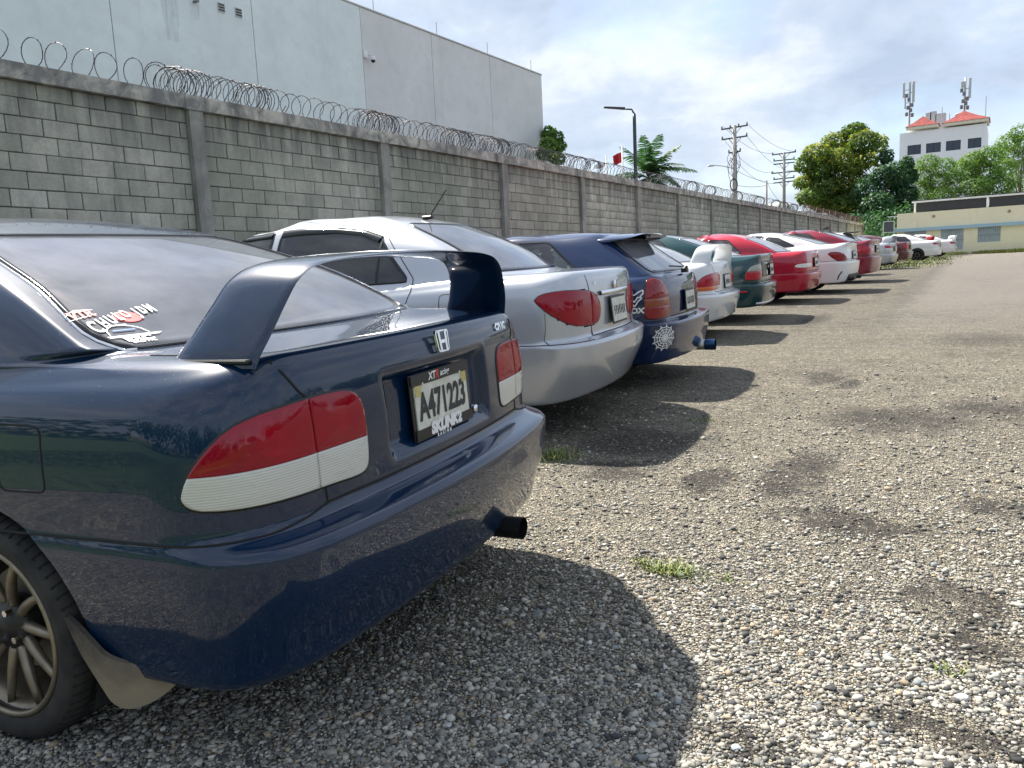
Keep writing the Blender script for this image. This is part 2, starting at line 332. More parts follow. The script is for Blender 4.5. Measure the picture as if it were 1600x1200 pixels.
rock('stone', 542, 1063, 0.010, (0.66, 0.62, 0.54), 'cream pebble in the dark shadow under the nearest bumper')
rock('stone', 1502, 1092, 0.015, (0.5, 0.49, 0.46), 'large pale grey stone at the lower right')
rock('stone', 1297, 1078, 0.014, (0.045, 0.045, 0.045), 'black tar lump on the bright gravel', 0.7)
rock('stone', 1277, 956, 0.009, (0.05, 0.05, 0.05), 'small black stone on the gravel above the tar lump', 0.8)
rock('stone', 1150, 1170, 0.011, (0.38, 0.42, 0.46), 'bluish grey stone at the bottom edge of the gravel')
rock('stone', 1313, 1192, 0.012, (0.66, 0.63, 0.56), 'whitish round stone at the very bottom edge')
rock('stone', 700, 595+540, 0.010, (0.42, 0.44, 0.44), 'rounded grey pebble in front of the nearest bumper')
# ------------------------------------------------------------------ grass
def grassmat(name, c1, c2):
    t = NT(name); at = t.new('ShaderNodeAttribute'); at.attribute_name = 'rnd'
    t.set(color=t.mix(at.outputs['Fac'], c1, c2), rough=0.6, spec=0.3); return t.m
G_TUFT = grassmat('grass_blade', (0.07, 0.13, 0.025), (0.30, 0.30, 0.10))
def blades(P, h, w, lean, seed):
    r = np.random.default_rng(seed); n = len(P); a = r.uniform(0, 2*np.pi, n); d = np.stack([np.cos(a), np.sin(a), np.zeros(n)], 1); s = np.stack([-np.sin(a), np.cos(a), np.zeros(n)], 1)
    hh = h*r.uniform(.4, 1.1, n)[:, None]; ln = lean*r.uniform(.3, 1.2, n)[:, None]; up = np.array([0, 0, 1.0])
    ww = w*r.uniform(.6, 1.2, n)[:, None]
    m = P+d*ln*hh*.45+up*hh*.6; e = P+d*ln*hh*1.1+up*hh*np.maximum(0.12, 1-0.55*ln)
    V = np.stack([P-s*ww, P+s*ww, m+s*ww*.8, m-s*ww*.8, e], 1).reshape(-1, 3)
    b = 5*np.arange(n)[:, None]; F = np.concatenate([b+np.array([[0, 1, 2]]), b+np.array([[0, 2, 3]]), b+np.array([[3, 2, 4]])])
    return V, F, np.repeat(r.uniform(0, 1, n)**1.4, 5)
def tuft(px, py, rx, ry, n, h, label, seed):
    g = on_ground(px, py); r = np.random.default_rng(seed)
    P = np.stack([g[0]+r.normal(0, rx, n), g[1]+r.normal(0, ry, n), np.zeros(n)], 1); P[:, 2] = gz(P[:, 1])
    V, F, k = blades(P, h, 0.0022, 1.0, seed); tag(from_np('grass_tuft', V, F, G_TUFT, rnd=k), label, 'grass', kind='stuff')
tuft(1052, 895, .060, .030, 210, .052, 'yellow green grass tuft alone on the bright gravel', 1)
tuft(1005, 885, .030, .020, 24, .045, 'sparse runner of grass left of the yellow green tuft', 2)
tuft(1135, 910, .030, .020, 22, .035, 'few thin grass blades right of the yellow green tuft', 3)
tuft(866, 715, .070, .060, 260, .070, 'dark green grass tuft in shade behind the nearest bumper corner', 4)
tuft(1105, 658, .060, .050, 40, .035, 'pale grass sprigs in the shadow of the silver sedan', 5)
tuft(1476, 1050, .030, .020, 40, .025, 'dry brown grass sprig at the lower right gravel', 6)
def verge(name, poly_fn, n, h, label, seed, w=.006):
    r = np.random.default_rng(seed); P = poly_fn(r, n); P[:, 2] = gz(P[:, 1])
    V, F, k = blades(P, h, w, .8, seed); tag(from_np(name, V, F, G_TUFT, rnd=k), label, 'grass', kind='stuff')
verge('grass_verge', lambda r, n: np.stack([r.uniform(-6.5, 3.5, n)*1.0-0.4, 58.2-np.abs(r.normal(0, .7, n)), np.zeros(n)], 1), 5000, .30, 'weedy grass strip along the foot of the yellow building', 11, .02)
verge('grass_patch', lambda r, n: np.stack([r.normal(-3.6, .75, n), r.uniform(33, 52, n), np.zeros(n)], 1), 2200, .10, 'patchy grass behind the far parked cars', 12, .016)
verge('grass_field', lambda r, n: np.stack([r.uniform(-9, 3, n), r.uniform(-9, -1.0, n), np.zeros(n)], 1), 16000, .11, 'short grass beside the nearest car', 13, .008)
# ================================================================== boundary wall
XW, ZTOP, ZCAP = -9.30, 3.68, 3.50
PIL = [at_X(px, 300 if px < 800 else 310, XW)[1] for px in (313, 601, 786, 908, 995, 1059, 1111, 1153, 1187, 1218, 1242, 1263, 1282, 1297, 1310, 1323, 1336, 1348)]
PIL = [PIL[0]-7.4, PIL[0]-3.72]+PIL
def blockmat():
    t = NT('concrete_block'); oi = t.new('ShaderNodeObjectInfo'); at = t.new('ShaderNodeAttribute'); at.attribute_name = 'rnd'; co = t.co('Position')
    r = t.math('FRACT', t.math('ADD', t.math('MULTIPLY', oi.outputs['Random'], 7.3), t.math('MULTIPLY', at.outputs['Fac'], 5.1)))
    base = t.ramp(r, [(0.0, (0.43, 0.43, 0.36)), (0.3, (0.50, 0.49, 0.415)), (0.6, (0.57, 0.555, 0.475)), (0.85, (0.60, 0.575, 0.49)), (1.0, (0.66, 0.635, 0.555))])
    st = t.noise(0.5, 6, 0.62, co, 0.5, (1, 1, 0.55)); fine = t.noise(34, 5, 0.7, co); md = t.noise(5, 5, 0.65, co)
    c = t.mix(t.ramp(fine, [(0.3, 0.0), (0.75, 0.35)]), base, (0.15, 0.15, 0.135))
    c = t.mix(t.ramp(st, [(0.40, 0.0), (0.66, 0.6)]), c, (0.20, 0.225, 0.165))
    c = t.mix(t.ramp(md, [(0.42, 0.0), (0.72, 0.55)]), c, (0.24, 0.235, 0.21))
    sp = t.new('ShaderNodeSeparateXYZ'); t.L.new(co, sp.inputs[0]); drip = t.noise(3.0, 5, 0.6, co, 0.0, (1, 1.6, 0.22))
    top = t.math('MULTIPLY', t.ramp(t.math('SUBTRACT', sp.outputs[2], 2.75), [(0.05, 0.0), (0.75, 1.0)]), t.ramp(drip, [(0.38, 0.0), (0.60, 0.9)]))
    c = t.mix(top, c, (0.12, 0.12, 0.118))
    streak = t.noise(1.4, 6, .65, co, .2, (1, 1.8, .16)); c = t.mix(t.ramp(streak, [(.50, 0.0), (.70, .5)]), c, (0.17, 0.175, 0.155))
    t.set(color=c, rough=0.92, spec=0.2); t.bump(t.math('ADD', fine, t.math('MULTIPLY', md, 0.5)), 0.55, 0.012); return t.m
def concretemat(name, base, dark, amt=0.6, sc=2.4):
    t = NT(name); co = t.co('Position'); n = t.noise(sc, 7, 0.68, co, 0.6); f = t.noise(40, 4, 0.7, co); dr = t.noise(3.5, 5, 0.6, co, 0.2, (1, 1, 0.25))
    c = t.mix(t.ramp(n, [(0.38, 0.0), (0.60, amt)]), base, dark); c = t.mix(t.ramp(dr, [(0.48, 0.0), (0.68, amt*.8)]), c, tuple(q*.55 for q in dark))
    c = t.mix(t.ramp(f, [(0.4, 0.0), (0.75, 0.3)]), c, tuple(q*.6 for q in base))
    t.set(color=c, rough=0.9, spec=0.2); t.bump(f, 0.4, 0.01); return t.m
BLK = blockmat(); CAPM = concretemat('coping_concrete', (0.60, 0.56, 0.49), (0.17, 0.17, 0.17), 0.9, 3.2); PILM = concretemat('pilaster_concrete', (0.40, 0.385, 0.35), (0.19, 0.19, 0.175), 0.7, 1.6); MORT = simple('mortar', (0.15, 0.148, 0.135), 0.95, var=0.3, scale=9, co='Position')
WALL = empty('block_wall', (XW, PIL[1], gz(PIL[1]))); tag(WALL, 'long grey concrete block wall with pilasters and coping behind the cars', 'wall')
WALL_INV = (-XW, -PIL[1], -gz(PIL[1]))
def wall_part(o): o.location = tuple(np.array(o.location)+np.array(WALL_INV)); return o
BW, BH, TH = 0.40, 0.20, 0.15
def chamfer_box(dx, dy, dz, c=0.006):
    # block with small chamfered edges, centre at origin, 24 verts
    v = []; f = []
    import itertools
    idx = {}
    for sx, sy, sz in itertools.product((-1, 1), repeat=3):
        for ax in range(3):
            p = np.array([sx*dx/2, sy*dy/2, sz*dz/2]); d = np.array([sx, sy, sz])*c
            for k in range(3):
                if k != ax: p[k] -= d[k]
            idx[(sx, sy, sz, ax)] = len(v); v.append(p)
    def q(*a): f.append(tuple(a))
    for ax in range(3):
        o1, o2 = [k for k in range(3) if k != ax]
        for s in (-1, 1):
            ring = []
            for a_, b_ in ((-1, -1), (1, -1), (1, 1), (-1, 1)):
                t = [0, 0, 0]; t[ax] = s; t[o1] = a_; t[o2] = b_; ring.append(idx[(*t, ax)])
            q(*(ring if s*(1 if ax != 1 else -1) > 0 else ring[::-1]))
    for ax in range(3):
        o1, o2 = [k for k in range(3) if k != ax]
        for a_ in (-1, 1):
            for b_ in (-1, 1):
                t0 = [0, 0, 0]; t1 = [0, 0, 0]; t0[ax] = -1; t1[ax] = 1; t0[o1] = t1[o1] = a_; t0[o2] = t1[o2] = b_
                ring = [idx[(*t0, o1)], idx[(*t1, o1)], idx[(*t1, o2)], idx[(*t0, o2)]]
                q(*(ring if (a_*b_*(1 if ax != 1 else -1)) < 0 else ring[::-1]))
    for s in itertools.product((-1, 1), repeat=3):
        ring = [idx[(*s, 0)], idx[(*s, 1)], idx[(*s, 2)]]
        q(*(ring if s[0]*s[1]*s[2] > 0 else ring[::-1]))
    return np.array(v), f
cbv, cbf = chamfer_box(TH, BW-0.010, BH-0.010)
bme = bpy.data.meshes.new('block'); bme.from_pydata(cbv.tolist(), [], cbf); bme.materials.append(BLK)
near_blocks, far_blocks = [], []
for b in range(len(PIL)-1):
    y0, y1 = PIL[b]+0.11, PIL[b+1]-0.11
    k = 0; z = ZCAP-0.18
    while z > gz(y0)-0.2:
        y = y0+(-0.2 if k % 2 else 0.0)+random.uniform(-.03, .03)
        while y < y1:
            a_, b_ = max(y, y0), min(y+BW, y1)
            if b_-a_ > 0.05:
                (near_blocks if (1 <= b <= 4 and k < 9 and b_ > 4.2) else far_blocks).append((a_, b_, z, z+(0.18 if k == 0 else BH), k))
            y += BW
        k += 1; z -= BH
near_blocks.sort(key=lambda q: (q[4], q[0])); far_blocks += near_blocks[298:]; near_blocks = near_blocks[:298]
for (a_, b_, z0, z1, k) in near_blocks:
    o = link(bpy.data.objects.new('block', bme), WALL); o.location = (XW-TH/2+random.uniform(-.004, .004), (a_+b_)/2, (z0+z1)/2); jt = random.uniform(.006, .016); o.scale = (1, (b_-a_-jt)/(BW-.010), (z1-z0-random.uniform(.007, .013))/(BH-.010)); o.rotation_euler = (random.gauss(0, .006), 0, random.gauss(0, .004)); wall_part(o)
n = len(far_blocks); FBV = np.zeros((n, 24, 3)); 
for q, (a_, b_, z0, z1, k) in enumerate(far_blocks):
    FBV[q] = cbv*np.array([1, (b_-a_-.010)/(BW-.010), (z1-z0-.010)/(BH-.010)])+np.array([XW-TH/2+random.uniform(-.004, .004), (a_+b_)/2, (z0+z1)/2])
quads = [f for f in cbf if len(f) == 4]; tris = [f for f in cbf if len(f) == 3]
F4 = (np.array(quads)[None]+24*np.arange(n)[:, None, None]).reshape(-1, 4)
o = from_np('block_courses', FBV.reshape(-1, 3), F4, BLK, WALL, rnd=np.repeat(RNG.uniform(0, 1, n), 24)); o['kind'] = 'stuff'; wall_part(o)
for b in range(len(PIL)-1):
    y0, y1 = PIL[b], PIL[b+1]; zb = gz(y0)-0.3
    wall_part(MB().box((XW-0.085, (y0+y1)/2, (zb+ZCAP)/2), (0.13, y1-y0-.1, ZCAP-zb)).build('mortar_bed', MORT, WALL))
    wall_part(MB().box((XW-0.045, (y0+y1)/2, (ZCAP+ZTOP)/2), (0.27, y1-y0-0.004, ZTOP-ZCAP)).build('coping', CAPM, WALL))
for y in PIL:
    zb = gz(y)-0.3
    wall_part(MB().box((XW-0.03, y, (zb+ZCAP+.02)/2), (0.22, 0.21, ZCAP+.02-zb)).build('pilaster', PILM, WALL))
    wall_part(MB().box((XW-0.042, y, (ZCAP+ZTOP)/2-.006), (0.285, 0.32, ZTOP-ZCAP+.006)).build('coping_joint', CAPM, WALL))
# ------------------------------------------------------------------ razor wire
WIRE = simple('razor_wire_steel', (0.075, 0.07, 0.078), 0.55, 0.6, var=0.35, scale=12); RUST = simple('rusty_wire', (0.13, 0.075, 0.055), 0.8, 0.3, var=0.4, scale=14)
def helix(ys_list, seed, rad_=0.205, r=0.0055, mat=WIRE, name='razor_wire', label='', zc=0.15, barb=True, tilt_=.42):
    rr = random.Random(seed); mb = MB(); pts = []; per = 22
    for q in range(len(ys_list)-1):
        y0, y1 = ys_list[q], ys_list[q+1]; R = rad_*rr.uniform(.92, 1.08); dz = rr.uniform(-.012, .012); tilt = rr.uniform(-.05, .05)
        for k in range(per):
            a = 2*math.pi*k/per; f = k/per
            pts.append((XW-0.09+R*math.cos(a), y0+(y1-y0)*f+tilt*math.sin(a)+tilt_*R*math.cos(a), ZTOP+zc+R*math.sin(a)+dz))
    pts = np.array(pts); k = np.array([.25, .5, .25])
    for c in range(3): pts[1:-1, c] = np.convolve(pts[:, c], k, 'valid')
    o = mb.tube(pts, r, 4).build(name, mat); tag(o, label, 'razor wire', 'razor wire coils on the wall')
    if barb:
        b = MB(); d = np.gradient(pts, axis=0)
        for q in range(0, len(pts), 3):
            t = d[q]/np.linalg.norm(d[q]); s = np.cross(t, (0, 1, 0)); s /= np.linalg.norm(s)+1e-9; u = np.cross(t, s)
            b.add([pts[q]+t*.017, pts[q]-t*.017, pts[q]+s*.014, pts[q]-s*.014, pts[q]+u*.009, pts[q]-u*.009], [(0, 2, 4), (2, 1, 4), (1, 3, 4), (3, 0, 4), (2, 0, 5), (1, 2, 5), (3, 1, 5), (0, 3, 5)])
        b.build('barb', mat, o)['kind'] = 'stuff'
    return o
Yw = lambda px: at_X(px, 200+px*.12, XW)[1]
def loops(px0, px1, step, bunches, seed):
    rr = random.Random(seed); y = Yw(px0); out = [y]; e = Yw(px1); B = sorted(Yw(b) for b in bunches)
    while y < e:
        if B and y >= B[0]:
            B.pop(0)
            for _ in range(rr.randint(7, 10)): y += rr.uniform(.022, .05); out.append(y)
        else: y += step*rr.uniform(.55, 1.15); out.append(y)
    return out
helix(loops(-90, 262, .36, [], 1), 1, label='widely stretched razor wire loops above the left end of the wall')
helix(loops(262, 436, .13, [270, 285, 395], 2), 2, label='bunched razor wire coil above the first pilaster from the left')
helix(loops(430, 575, .27, [], 3), 3, label='open razor wire loops between the first and second pilaster')
helix(loops(570, 780, .17, [578, 600, 705, 722], 4), 4, label='tangled razor wire coil starting above the second pilaster')
helix(loops(765, 905, .14, [768, 785, 838], 5), 5, label='tangled razor wire coil above the third pilaster')
helix(loops(890, 1050, .22, [905, 925], 6), 6, label='razor wire loops in front of the palm')
helix(loops(1040, 1190, .30, [1080, 1110, 1150], 7), 7, label='razor wire coil in front of the nearer utility pole')
helix(loops(1180, 1262, .5, [1185, 1210, 1225, 1240], 8), 8, label='dark razor wire coil below the far utility pole')
# far stretch: angled brackets with a rusty barbed tangle
for q in range(9):
    y = Yw(1262)+q*2.0; e = empty('wire_bracket', (XW, y, ZTOP)); tag(e, 'V shaped wire bracket number %s from the near end on the far wall' % ('one two three four five six seven eight nine'.split()[q]), 'bracket', 'V brackets on the far wall')
    for s in (-1, 1): MB().tube([(0, 0, -.03), (s*.05, s*.25, .42)], .014, 5).build('arm', simple('bracket_steel', (0.30, 0.28, 0.27), 0.6, 0.5), e)
pts = []
rr = random.Random(5); y = Yw(1258)
mb = MB()
for line in range(5):
    P = [(XW+rr.uniform(-.12, .12), Yw(1258)+k*.45, ZTOP+.08+line*.085+rr.uniform(-.03, .03)) for k in range(43)]; mb.tube(P, .007, 4)
P = []
for k in range(900): a = k*.7; P.append((XW+.2*math.cos(a), Yw(1258)+k*.0215, ZTOP+.22+.19*math.sin(a)+rr.uniform(-.02, .02)))
mb.tube(P, .008, 4); tag(mb.build('barbed_wire', RUST), 'rusty barbed wire tangle strung along the far end of the wall', 'barbed wire')
# ================================================================== warehouse behind the wall
def panelmat(name, base, seed):
    t = NT(name); co = t.co('Position'); n = t.noise(0.35, 7, 0.62, co, 0.4); m_ = t.noise(1.7, 6, 0.7, co); d = t.noise(1.1, 5, 0.6, co, 0.0, (1, 1, 0.12)); f = t.noise(14, 4, 0.7, co)
    c = t.mix(t.ramp(n, [(0.36, 0.0), (0.68, 0.55)]), base, tuple(q*.80 for q in base)); c = t.mix(t.ramp(m_, [(0.46, 0.0), (0.70, 0.5)]), c, tuple(q*.80 for q in base))
    c = t.mix(t.ramp(d, [(0.56, 0.0), (0.8, 0.4)]), c, tuple(q*.72 for q in base)); c = t.mix(t.ramp(f, [(0.55, 0.0), (0.8, 0.18)]), c, tuple(q*.6 for q in base))
    t.set(color=c, rough=0.85, spec=0.25); t.bump(f, 0.15, 0.01); return t.m
PA = panelmat('painted_panel', (0.74, 0.815, 0.835), 1); PB = panelmat('bare_panel', (0.68, 0.70, 0.715), 2)
WX, WH = -26.0, 13.8
WARE = empty('warehouse', (WX, 30, 0)); tag(WARE, 'tall pale blue grey concrete panel warehouse behind the wall', 'warehouse')
seam = [at_X(px, py, WX)[1] for px, py in ((180, 80), (397, 60), (567, 90), (674, 70), (765, 95), (846, 120))]
seam = [seam[0]-14, seam[0]-7]+seam
for q in range(len(seam)-1):
    MB().box((-.10, (seam[q]+seam[q+1])/2-30, WH/2-.3+.05), (.2+(.012 if q in (3,) else 0), seam[q+1]-seam[q]-.035, WH+.6)).build('wall_panel', PA if q < 4 else PB, WARE)
MB().box((-.14, (seam[0]+seam[-1])/2-30, WH/2-.35), (.12, seam[-1]-seam[0]-.1, WH+.5)).build('panel_joint_backing', simple('joint_dark', (0.17, 0.18, 0.18), 0.9), WARE)
MB().box((-15.2, (seam[0]+seam[-1])/2-30, WH/2-.45), (29.8, seam[-1]-seam[0]-.3, WH+.1)).build('building_core', PB, WARE)
MB().box((-.10, (seam[0]+seam[-1])/2-30, WH+.10), (.30, seam[-1]-seam[0]+.06, .06)).build('roof_flashing', simple('flashing', (0.55, 0.56, 0.55), 0.6), WARE)
for px, py in ((586, 15), (685, 55), (764, 85), (832, 112)):
    y = at_X(px, py, WX)[1]; MB().tube([(-.1, y-30, WH+.12), (-.1, y-30, WH+.8)], .02, 5).build('lightning_rod', simple('rod_steel', (0.35, 0.36, 0.37), 0.5, 0.6), WARE)
for px, py in ((345, 12), (372, 20)):
    p = at_X(px, py, WX); e = MB().box((.02, p[1]-30, p[2]), (.04, .30, .34)).build('vent', simple('vent_frame', (0.5, 0.54, 0.55), 0.7), WARE)
    for k in range(3): MB().box((.045, p[1]-30, p[2]-.10+.1*k), (.03, .27, .055)).build('louver', simple('vent_dark', (0.05, 0.055, 0.06), 0.8), e)
STAIN = NT('drip_stain'); _n = STAIN.noise(3.0, 5, .6, STAIN.co('Object'), 0, (1, 1.6, .22)); STAIN.set(color=(0.30, 0.34, 0.35), rough=.9, spec=.1, alpha=STAIN.math('MULTIPLY', STAIN.ramp(_n, [(.40, 0.0), (.68, .6)]), .4))
for px, y0_, y1_, w_ in ((262, -20, 62, .8), (303, 4, 30, .5)):
    a_, b_ = at_X(px, y0_, WX), at_X(px, y1_, WX); yc = a_[1]-30; MB().add([(.004, yc-w_/2, a_[2]), (.004, yc+w_/2, a_[2]), (.004, yc+w_*.3, b_[2]), (.004, yc-w_*.3, b_[2])], [(0, 1, 2, 3)]).build('water_stain', STAIN.m, WARE)
p = at_X(303, 3, WX); MB().tube([(0, p[1]-30, p[2]), (.25, p[1]-30, p[2]-.02)], .06, 8).build('drain_spout', simple('spout', (0.2, 0.2, 0.2), 0.7), WARE)
p = at_X(572, 88, WX); e = empty('security_camera', (WX, p[1], p[2])); tag(e, 'white dome security camera on the warehouse wall', 'camera')
wp = simple('white_plastic', (0.72, 0.73, 0.73), 0.4)
MB().box((.06, -.12, .06), (.12, .22, .34)).build('mount_box', wp, e); MB().tube([(.05, 0, .05), (.28, .12, .05), (.30, .14, -.02)], .035, 8).build('arm', wp, e)
MB().lathe([(0, .14), (.09, .13), (.13, .06), (.13, 0), (.12, -.04)], 16, 'z', (.30, .14, -.16)).build('housing', wp, e, smooth=True); MB().lathe([(.11, 0), (.10, -.06), (.06, -.11), (0, -.13)], 16, 'z', (.30, .14, -.2)).build('dome', simple('dome_glass', (0.03, 0.03, 0.035), 0.1), e, smooth=True)
# ================================================================== CARS
def pchip(y, sub):
    """y (K,...) key rows -> dense rows; sub: list of K-1 subdivision counts; returns dense array and the key row's dense index"""
    K = len(y); d = np.diff(y, axis=0); m = np.zeros_like(y)
    a, b = d[:-1], d[1:]; ok = a*b > 0
    m[1:-1] = np.where(ok, 2*a*b/np.where(np.abs(a+b) < 1e-12, 1e-12, a+b), 0); m[0] = d[0]; m[-1] = d[-1]
    out = []; idx = [0]
    for k in range(K-1):
        n = sub[k]
        for q in range(n):
            t = q/n; h00 = 2*t**3-3*t**2+1; h10 = t**3-2*t**2+t; h01 = -2*t**3+3*t**2; h11 = t**3-t**2
            out.append(h00*y[k]+h10*m[k]+h01*y[k+1]+h11*m[k+1])
        idx.append(len(out))
    out.append(y[-1]); return np.array(out), idx
def smooth01(t): return t*t*(3-2*t)
def half_outline(r, NR, NC, NS, NFC, NF, mid):
    """r: dict of a row; points from the rear centre round the left side to the front centre"""
    xr, zr, bow, rcx, rcy, w, wr, zb, zf, xf = [r[k] for k in ('xr', 'zr', 'bow', 'rcx', 'rcy', 'w', 'wr', 'zb', 'zf', 'xf')]
    cz = r.get('cz', 0.0); yA = wr-rcy
    t = np.linspace(0, 1, NR, endpoint=False)
    rear = np.stack([xr+bow*t**2, yA*t, zr-cz*t**2], 1)
    A = np.array([xr+bow, yA]); B = np.array([xr+bow+rcx, wr]); tA = np.array([2*bow/yA, 1.0]); tA /= np.linalg.norm(tA)
    xm = mid; sl = 2*(w-wr)/max(xm-B[0], .3); tB = np.array([1.0, sl]); tB /= np.linalg.norm(tB)
    c1 = A+tA*rcy*.62; c2 = B-tB*rcx*.62; u = np.linspace(0, 1, NC, endpoint=False)[:, None]
    cor = (1-u)**3*A+3*(1-u)**2*u*c1+3*(1-u)*u*u*c2+u**3*B
    cor = np.c_[cor, (zr-cz)+(zb-zr+cz)*smooth01(u[:, 0])]
    fbx = r.get('frcx', .5); fwy = r.get('frcy', .4); wf = r.get('wf', wr); xE = xf-.12-fbx
    v = np.linspace(0, 1, NS, endpoint=False); xs_ = B[0]+(xE-B[0])*v
    yy = np.where(xs_ < xm, w-(w-wr)*((xm-xs_)/max(xm-B[0], 1e-3))**2, w-(w-wf)*((xs_-xm)/max(xE-xm, 1e-3))**2)
    zm = r.get('zm', None)
    zz_ = zb+(zf-zb)*v if zm is None else np.where(v < .5, zb+(zm-zb)*smooth01(v*2), zm+(zf-zm)*smooth01(v*2-1))
    side = np.stack([xs_, yy, zz_], 1)
    u = np.linspace(0, 1, NFC, endpoint=False)[:, None]; E_ = np.array([xE, wf]); G = np.array([xf-.12, max(wf-fwy, .01)])
    fc = (1-u)**3*E_+3*(1-u)**2*u*(E_+np.array([fbx*.6, -.02*0]))+3*(1-u)*u*u*(G+np.array([-.02, fwy*.55]))+u**3*G
    fc = np.c_[fc, np.full(NFC, zf)+(r.get('zff', zf)-zf)*smooth01(u[:, 0])]
    v = np.linspace(0, 1, NF)[:, None]; fr = np.c_[G[0]+.12*(1-(1-v)**2), G[1]*(1-v), np.full(NF, r.get('zff', zf))]
    return np.concatenate([rear, cor, side, fc, fr])
class Shell:
    def __init__(s, rows, mid=1.2, NR=16, NC=14, NS=46, NFC=8, NF=5, sub=4, subs=None):
        H = np.array([half_outline(r, NR, NC, NS, NFC, NF, mid) for r in rows])
        subs = subs or [sub]*(len(rows)-1)
        D, s.key = pchip(H, subs); s.M = D.shape[1]; s.NR, s.NC, s.NS = NR, NC, NS
        R = D[:, 1:-1].copy()[:, ::-1]; R[..., 1] *= -1     # right side, from the front to the rear
        s.G = np.concatenate([D, R], 1)                    # loop: left rear centre..front centre, right front..rear
        s.nr, s.nc = s.G.shape[:2]
        d = np.linalg.norm(np.diff(D, axis=1), axis=2); arc = np.concatenate([np.zeros((s.nr, 1)), np.cumsum(d, 1)], 1)
        s.A = np.concatenate([arc, -arc[:, 1:-1][:, ::-1]], 1)
        s.holes = []
        s.update()
    def update(s):
        G = s.G; gu = np.roll(G, -1, 1)-np.roll(G, 1, 1); gv = np.gradient(G, axis=0); n = np.cross(gu, gv); l = np.linalg.norm(n, axis=2, keepdims=True); s.Nn = -n/np.maximum(l, 1e-9)
        # orient outwards
        c = np.array([G[..., 0].mean(), 0, .6]); k = np.sign(((G-c)*s.Nn).sum(2).mean()); s.Nn *= k
    def coords(s, kind):
        G = s.G
        if kind == 'arc': return s.A, G[..., 2]
        if kind == 'side': return G[..., 0], G[..., 2]
        if kind == 'rear': return G[..., 1], G[..., 2]
        if kind == 'top': return G[..., 0], G[..., 1]
        if kind == 'front': return G[..., 1], G[..., 2]
    def mask(s, kind, rows, side=0):
        m = np.zeros((s.nr, s.nc), bool); r0, r1 = s.key[rows[0]], s.key[rows[1]]; L = s.M
        if kind in ('arc', 'rear', 'top'):
            k = s.NR+s.NC+(s.NS//2 if kind == 'arc' else (s.NS//2 if kind == 'top' else 0)); m[r0:r1+1, :k] = True; m[r0:r1+1, s.nc-k+1:] = True
        elif kind == 'front':
            a = s.NR+s.NC+s.NS; m[r0:r1+1, a:2*s.M-1-a] = True
        else:
            a = s.NR
            if side > 0: m[r0:r1+1, a:L-4] = True
            else: m[r0:r1+1, L+4-1:s.nc-a+1] = True
        return m
    def inv(s, kind, pts, rows, side=0):
        """2D surface coordinates -> points and normals on the dense grid"""
        P, Q = s.coords(kind); m = s.mask(kind, rows, side); I, J = np.nonzero(m); p, q = P[m], Q[m]
        pts = np.atleast_2d(pts); out = np.zeros((len(pts), 3)); nn = np.zeros((len(pts), 3))
        k = np.argmin((pts[:, :1]-p)**2+(pts[:, 1:]-q)**2, 1)
        r0, r1 = I.min(), I.max()
        for n_, kk in enumerate(k):
            i, j = float(I[kk]), float(J[kk]); tp, tq = pts[n_]
            for _ in range(7):
                i0 = int(min(max(math.floor(i), r0), r1-1)); j0 = int(math.floor(j)); fi, fj = i-i0, j-j0; a, b = j0 % s.nc, (j0+1) % s.nc
                def bl(F): return (F[i0, a]*(1-fi)+F[i0+1, a]*fi)*(1-fj)+(F[i0, b]*(1-fi)+F[i0+1, b]*fi)*fj
                e0, e1 = tp-bl(P), tq-bl(Q)
                pi = (P[i0+1, a]-P[i0, a])*(1-fj)+(P[i0+1, b]-P[i0, b])*fj; pj_ = (P[i0, b]-P[i0, a])*(1-fi)+(P[i0+1, b]-P[i0+1, a])*fi
                qi = (Q[i0+1, a]-Q[i0, a])*(1-fj)+(Q[i0+1, b]-Q[i0, b])*fj; qj = (Q[i0, b]-Q[i0, a])*(1-fi)+(Q[i0+1, b]-Q[i0+1, a])*fi
                det = pi*qj-pj_*qi
                if abs(det) < 1e-12: break
                di = (e0*qj-e1*pj_)/det; dj = (pi*e1-qi*e0)/det
                i = min(max(i+max(-2, min(2, di)), r0), r1-1e-6); j += max(-2, min(2, dj))
            i0 = int(min(max(math.floor(i), r0), r1-1)); j0 = int(math.floor(j)); fi, fj = i-i0, j-j0; a, b = j0 % s.nc, (j0+1) % s.nc
            out[n_] = bl(s.G); v = bl(s.Nn); nn[n_] = v/(np.linalg.norm(v)+1e-9)
        return out, nn
    def arc_at(s, x, z, rows):
        """signed arc length on the left side where the body reaches x at height z"""
        m = s.mask('arc', rows); m[:, s.M:] = False; d = (s.G[..., 0]-x)**2+(s.G[..., 2]-z)**2+np.where(s.G[..., 1] > .45, 0, 9); d[~m] = 1e9
        return s.A.ravel()[np.argmin(d)]
    def arc_y(s, y, z, rows):
        m = s.mask('arc', rows); m[:, s.NR+s.NC:] = False; d = (s.G[..., 1]-y)**2+(s.G[..., 2]-z)**2; d[~m] = 1e9
        return s.A.ravel()[np.argmin(d)]
    def arc3(s, x, y, z):
        d = (s.G[..., 0]-x)**2+(s.G[..., 1]-y)**2+(s.G[..., 2]-z)**2; k = np.argmin(d); i, j = divmod(k, s.nc)
        # local linear correction along the row
        jn = (j+1) % s.nc; t = s.G[i, jn]-s.G[i, j]; l = np.linalg.norm(t); f = ((np.array([x, y, z])-s.G[i, j])@t)/(l*l+1e-12)
        return s.A[i, j]+max(-1, min(1, f))*l
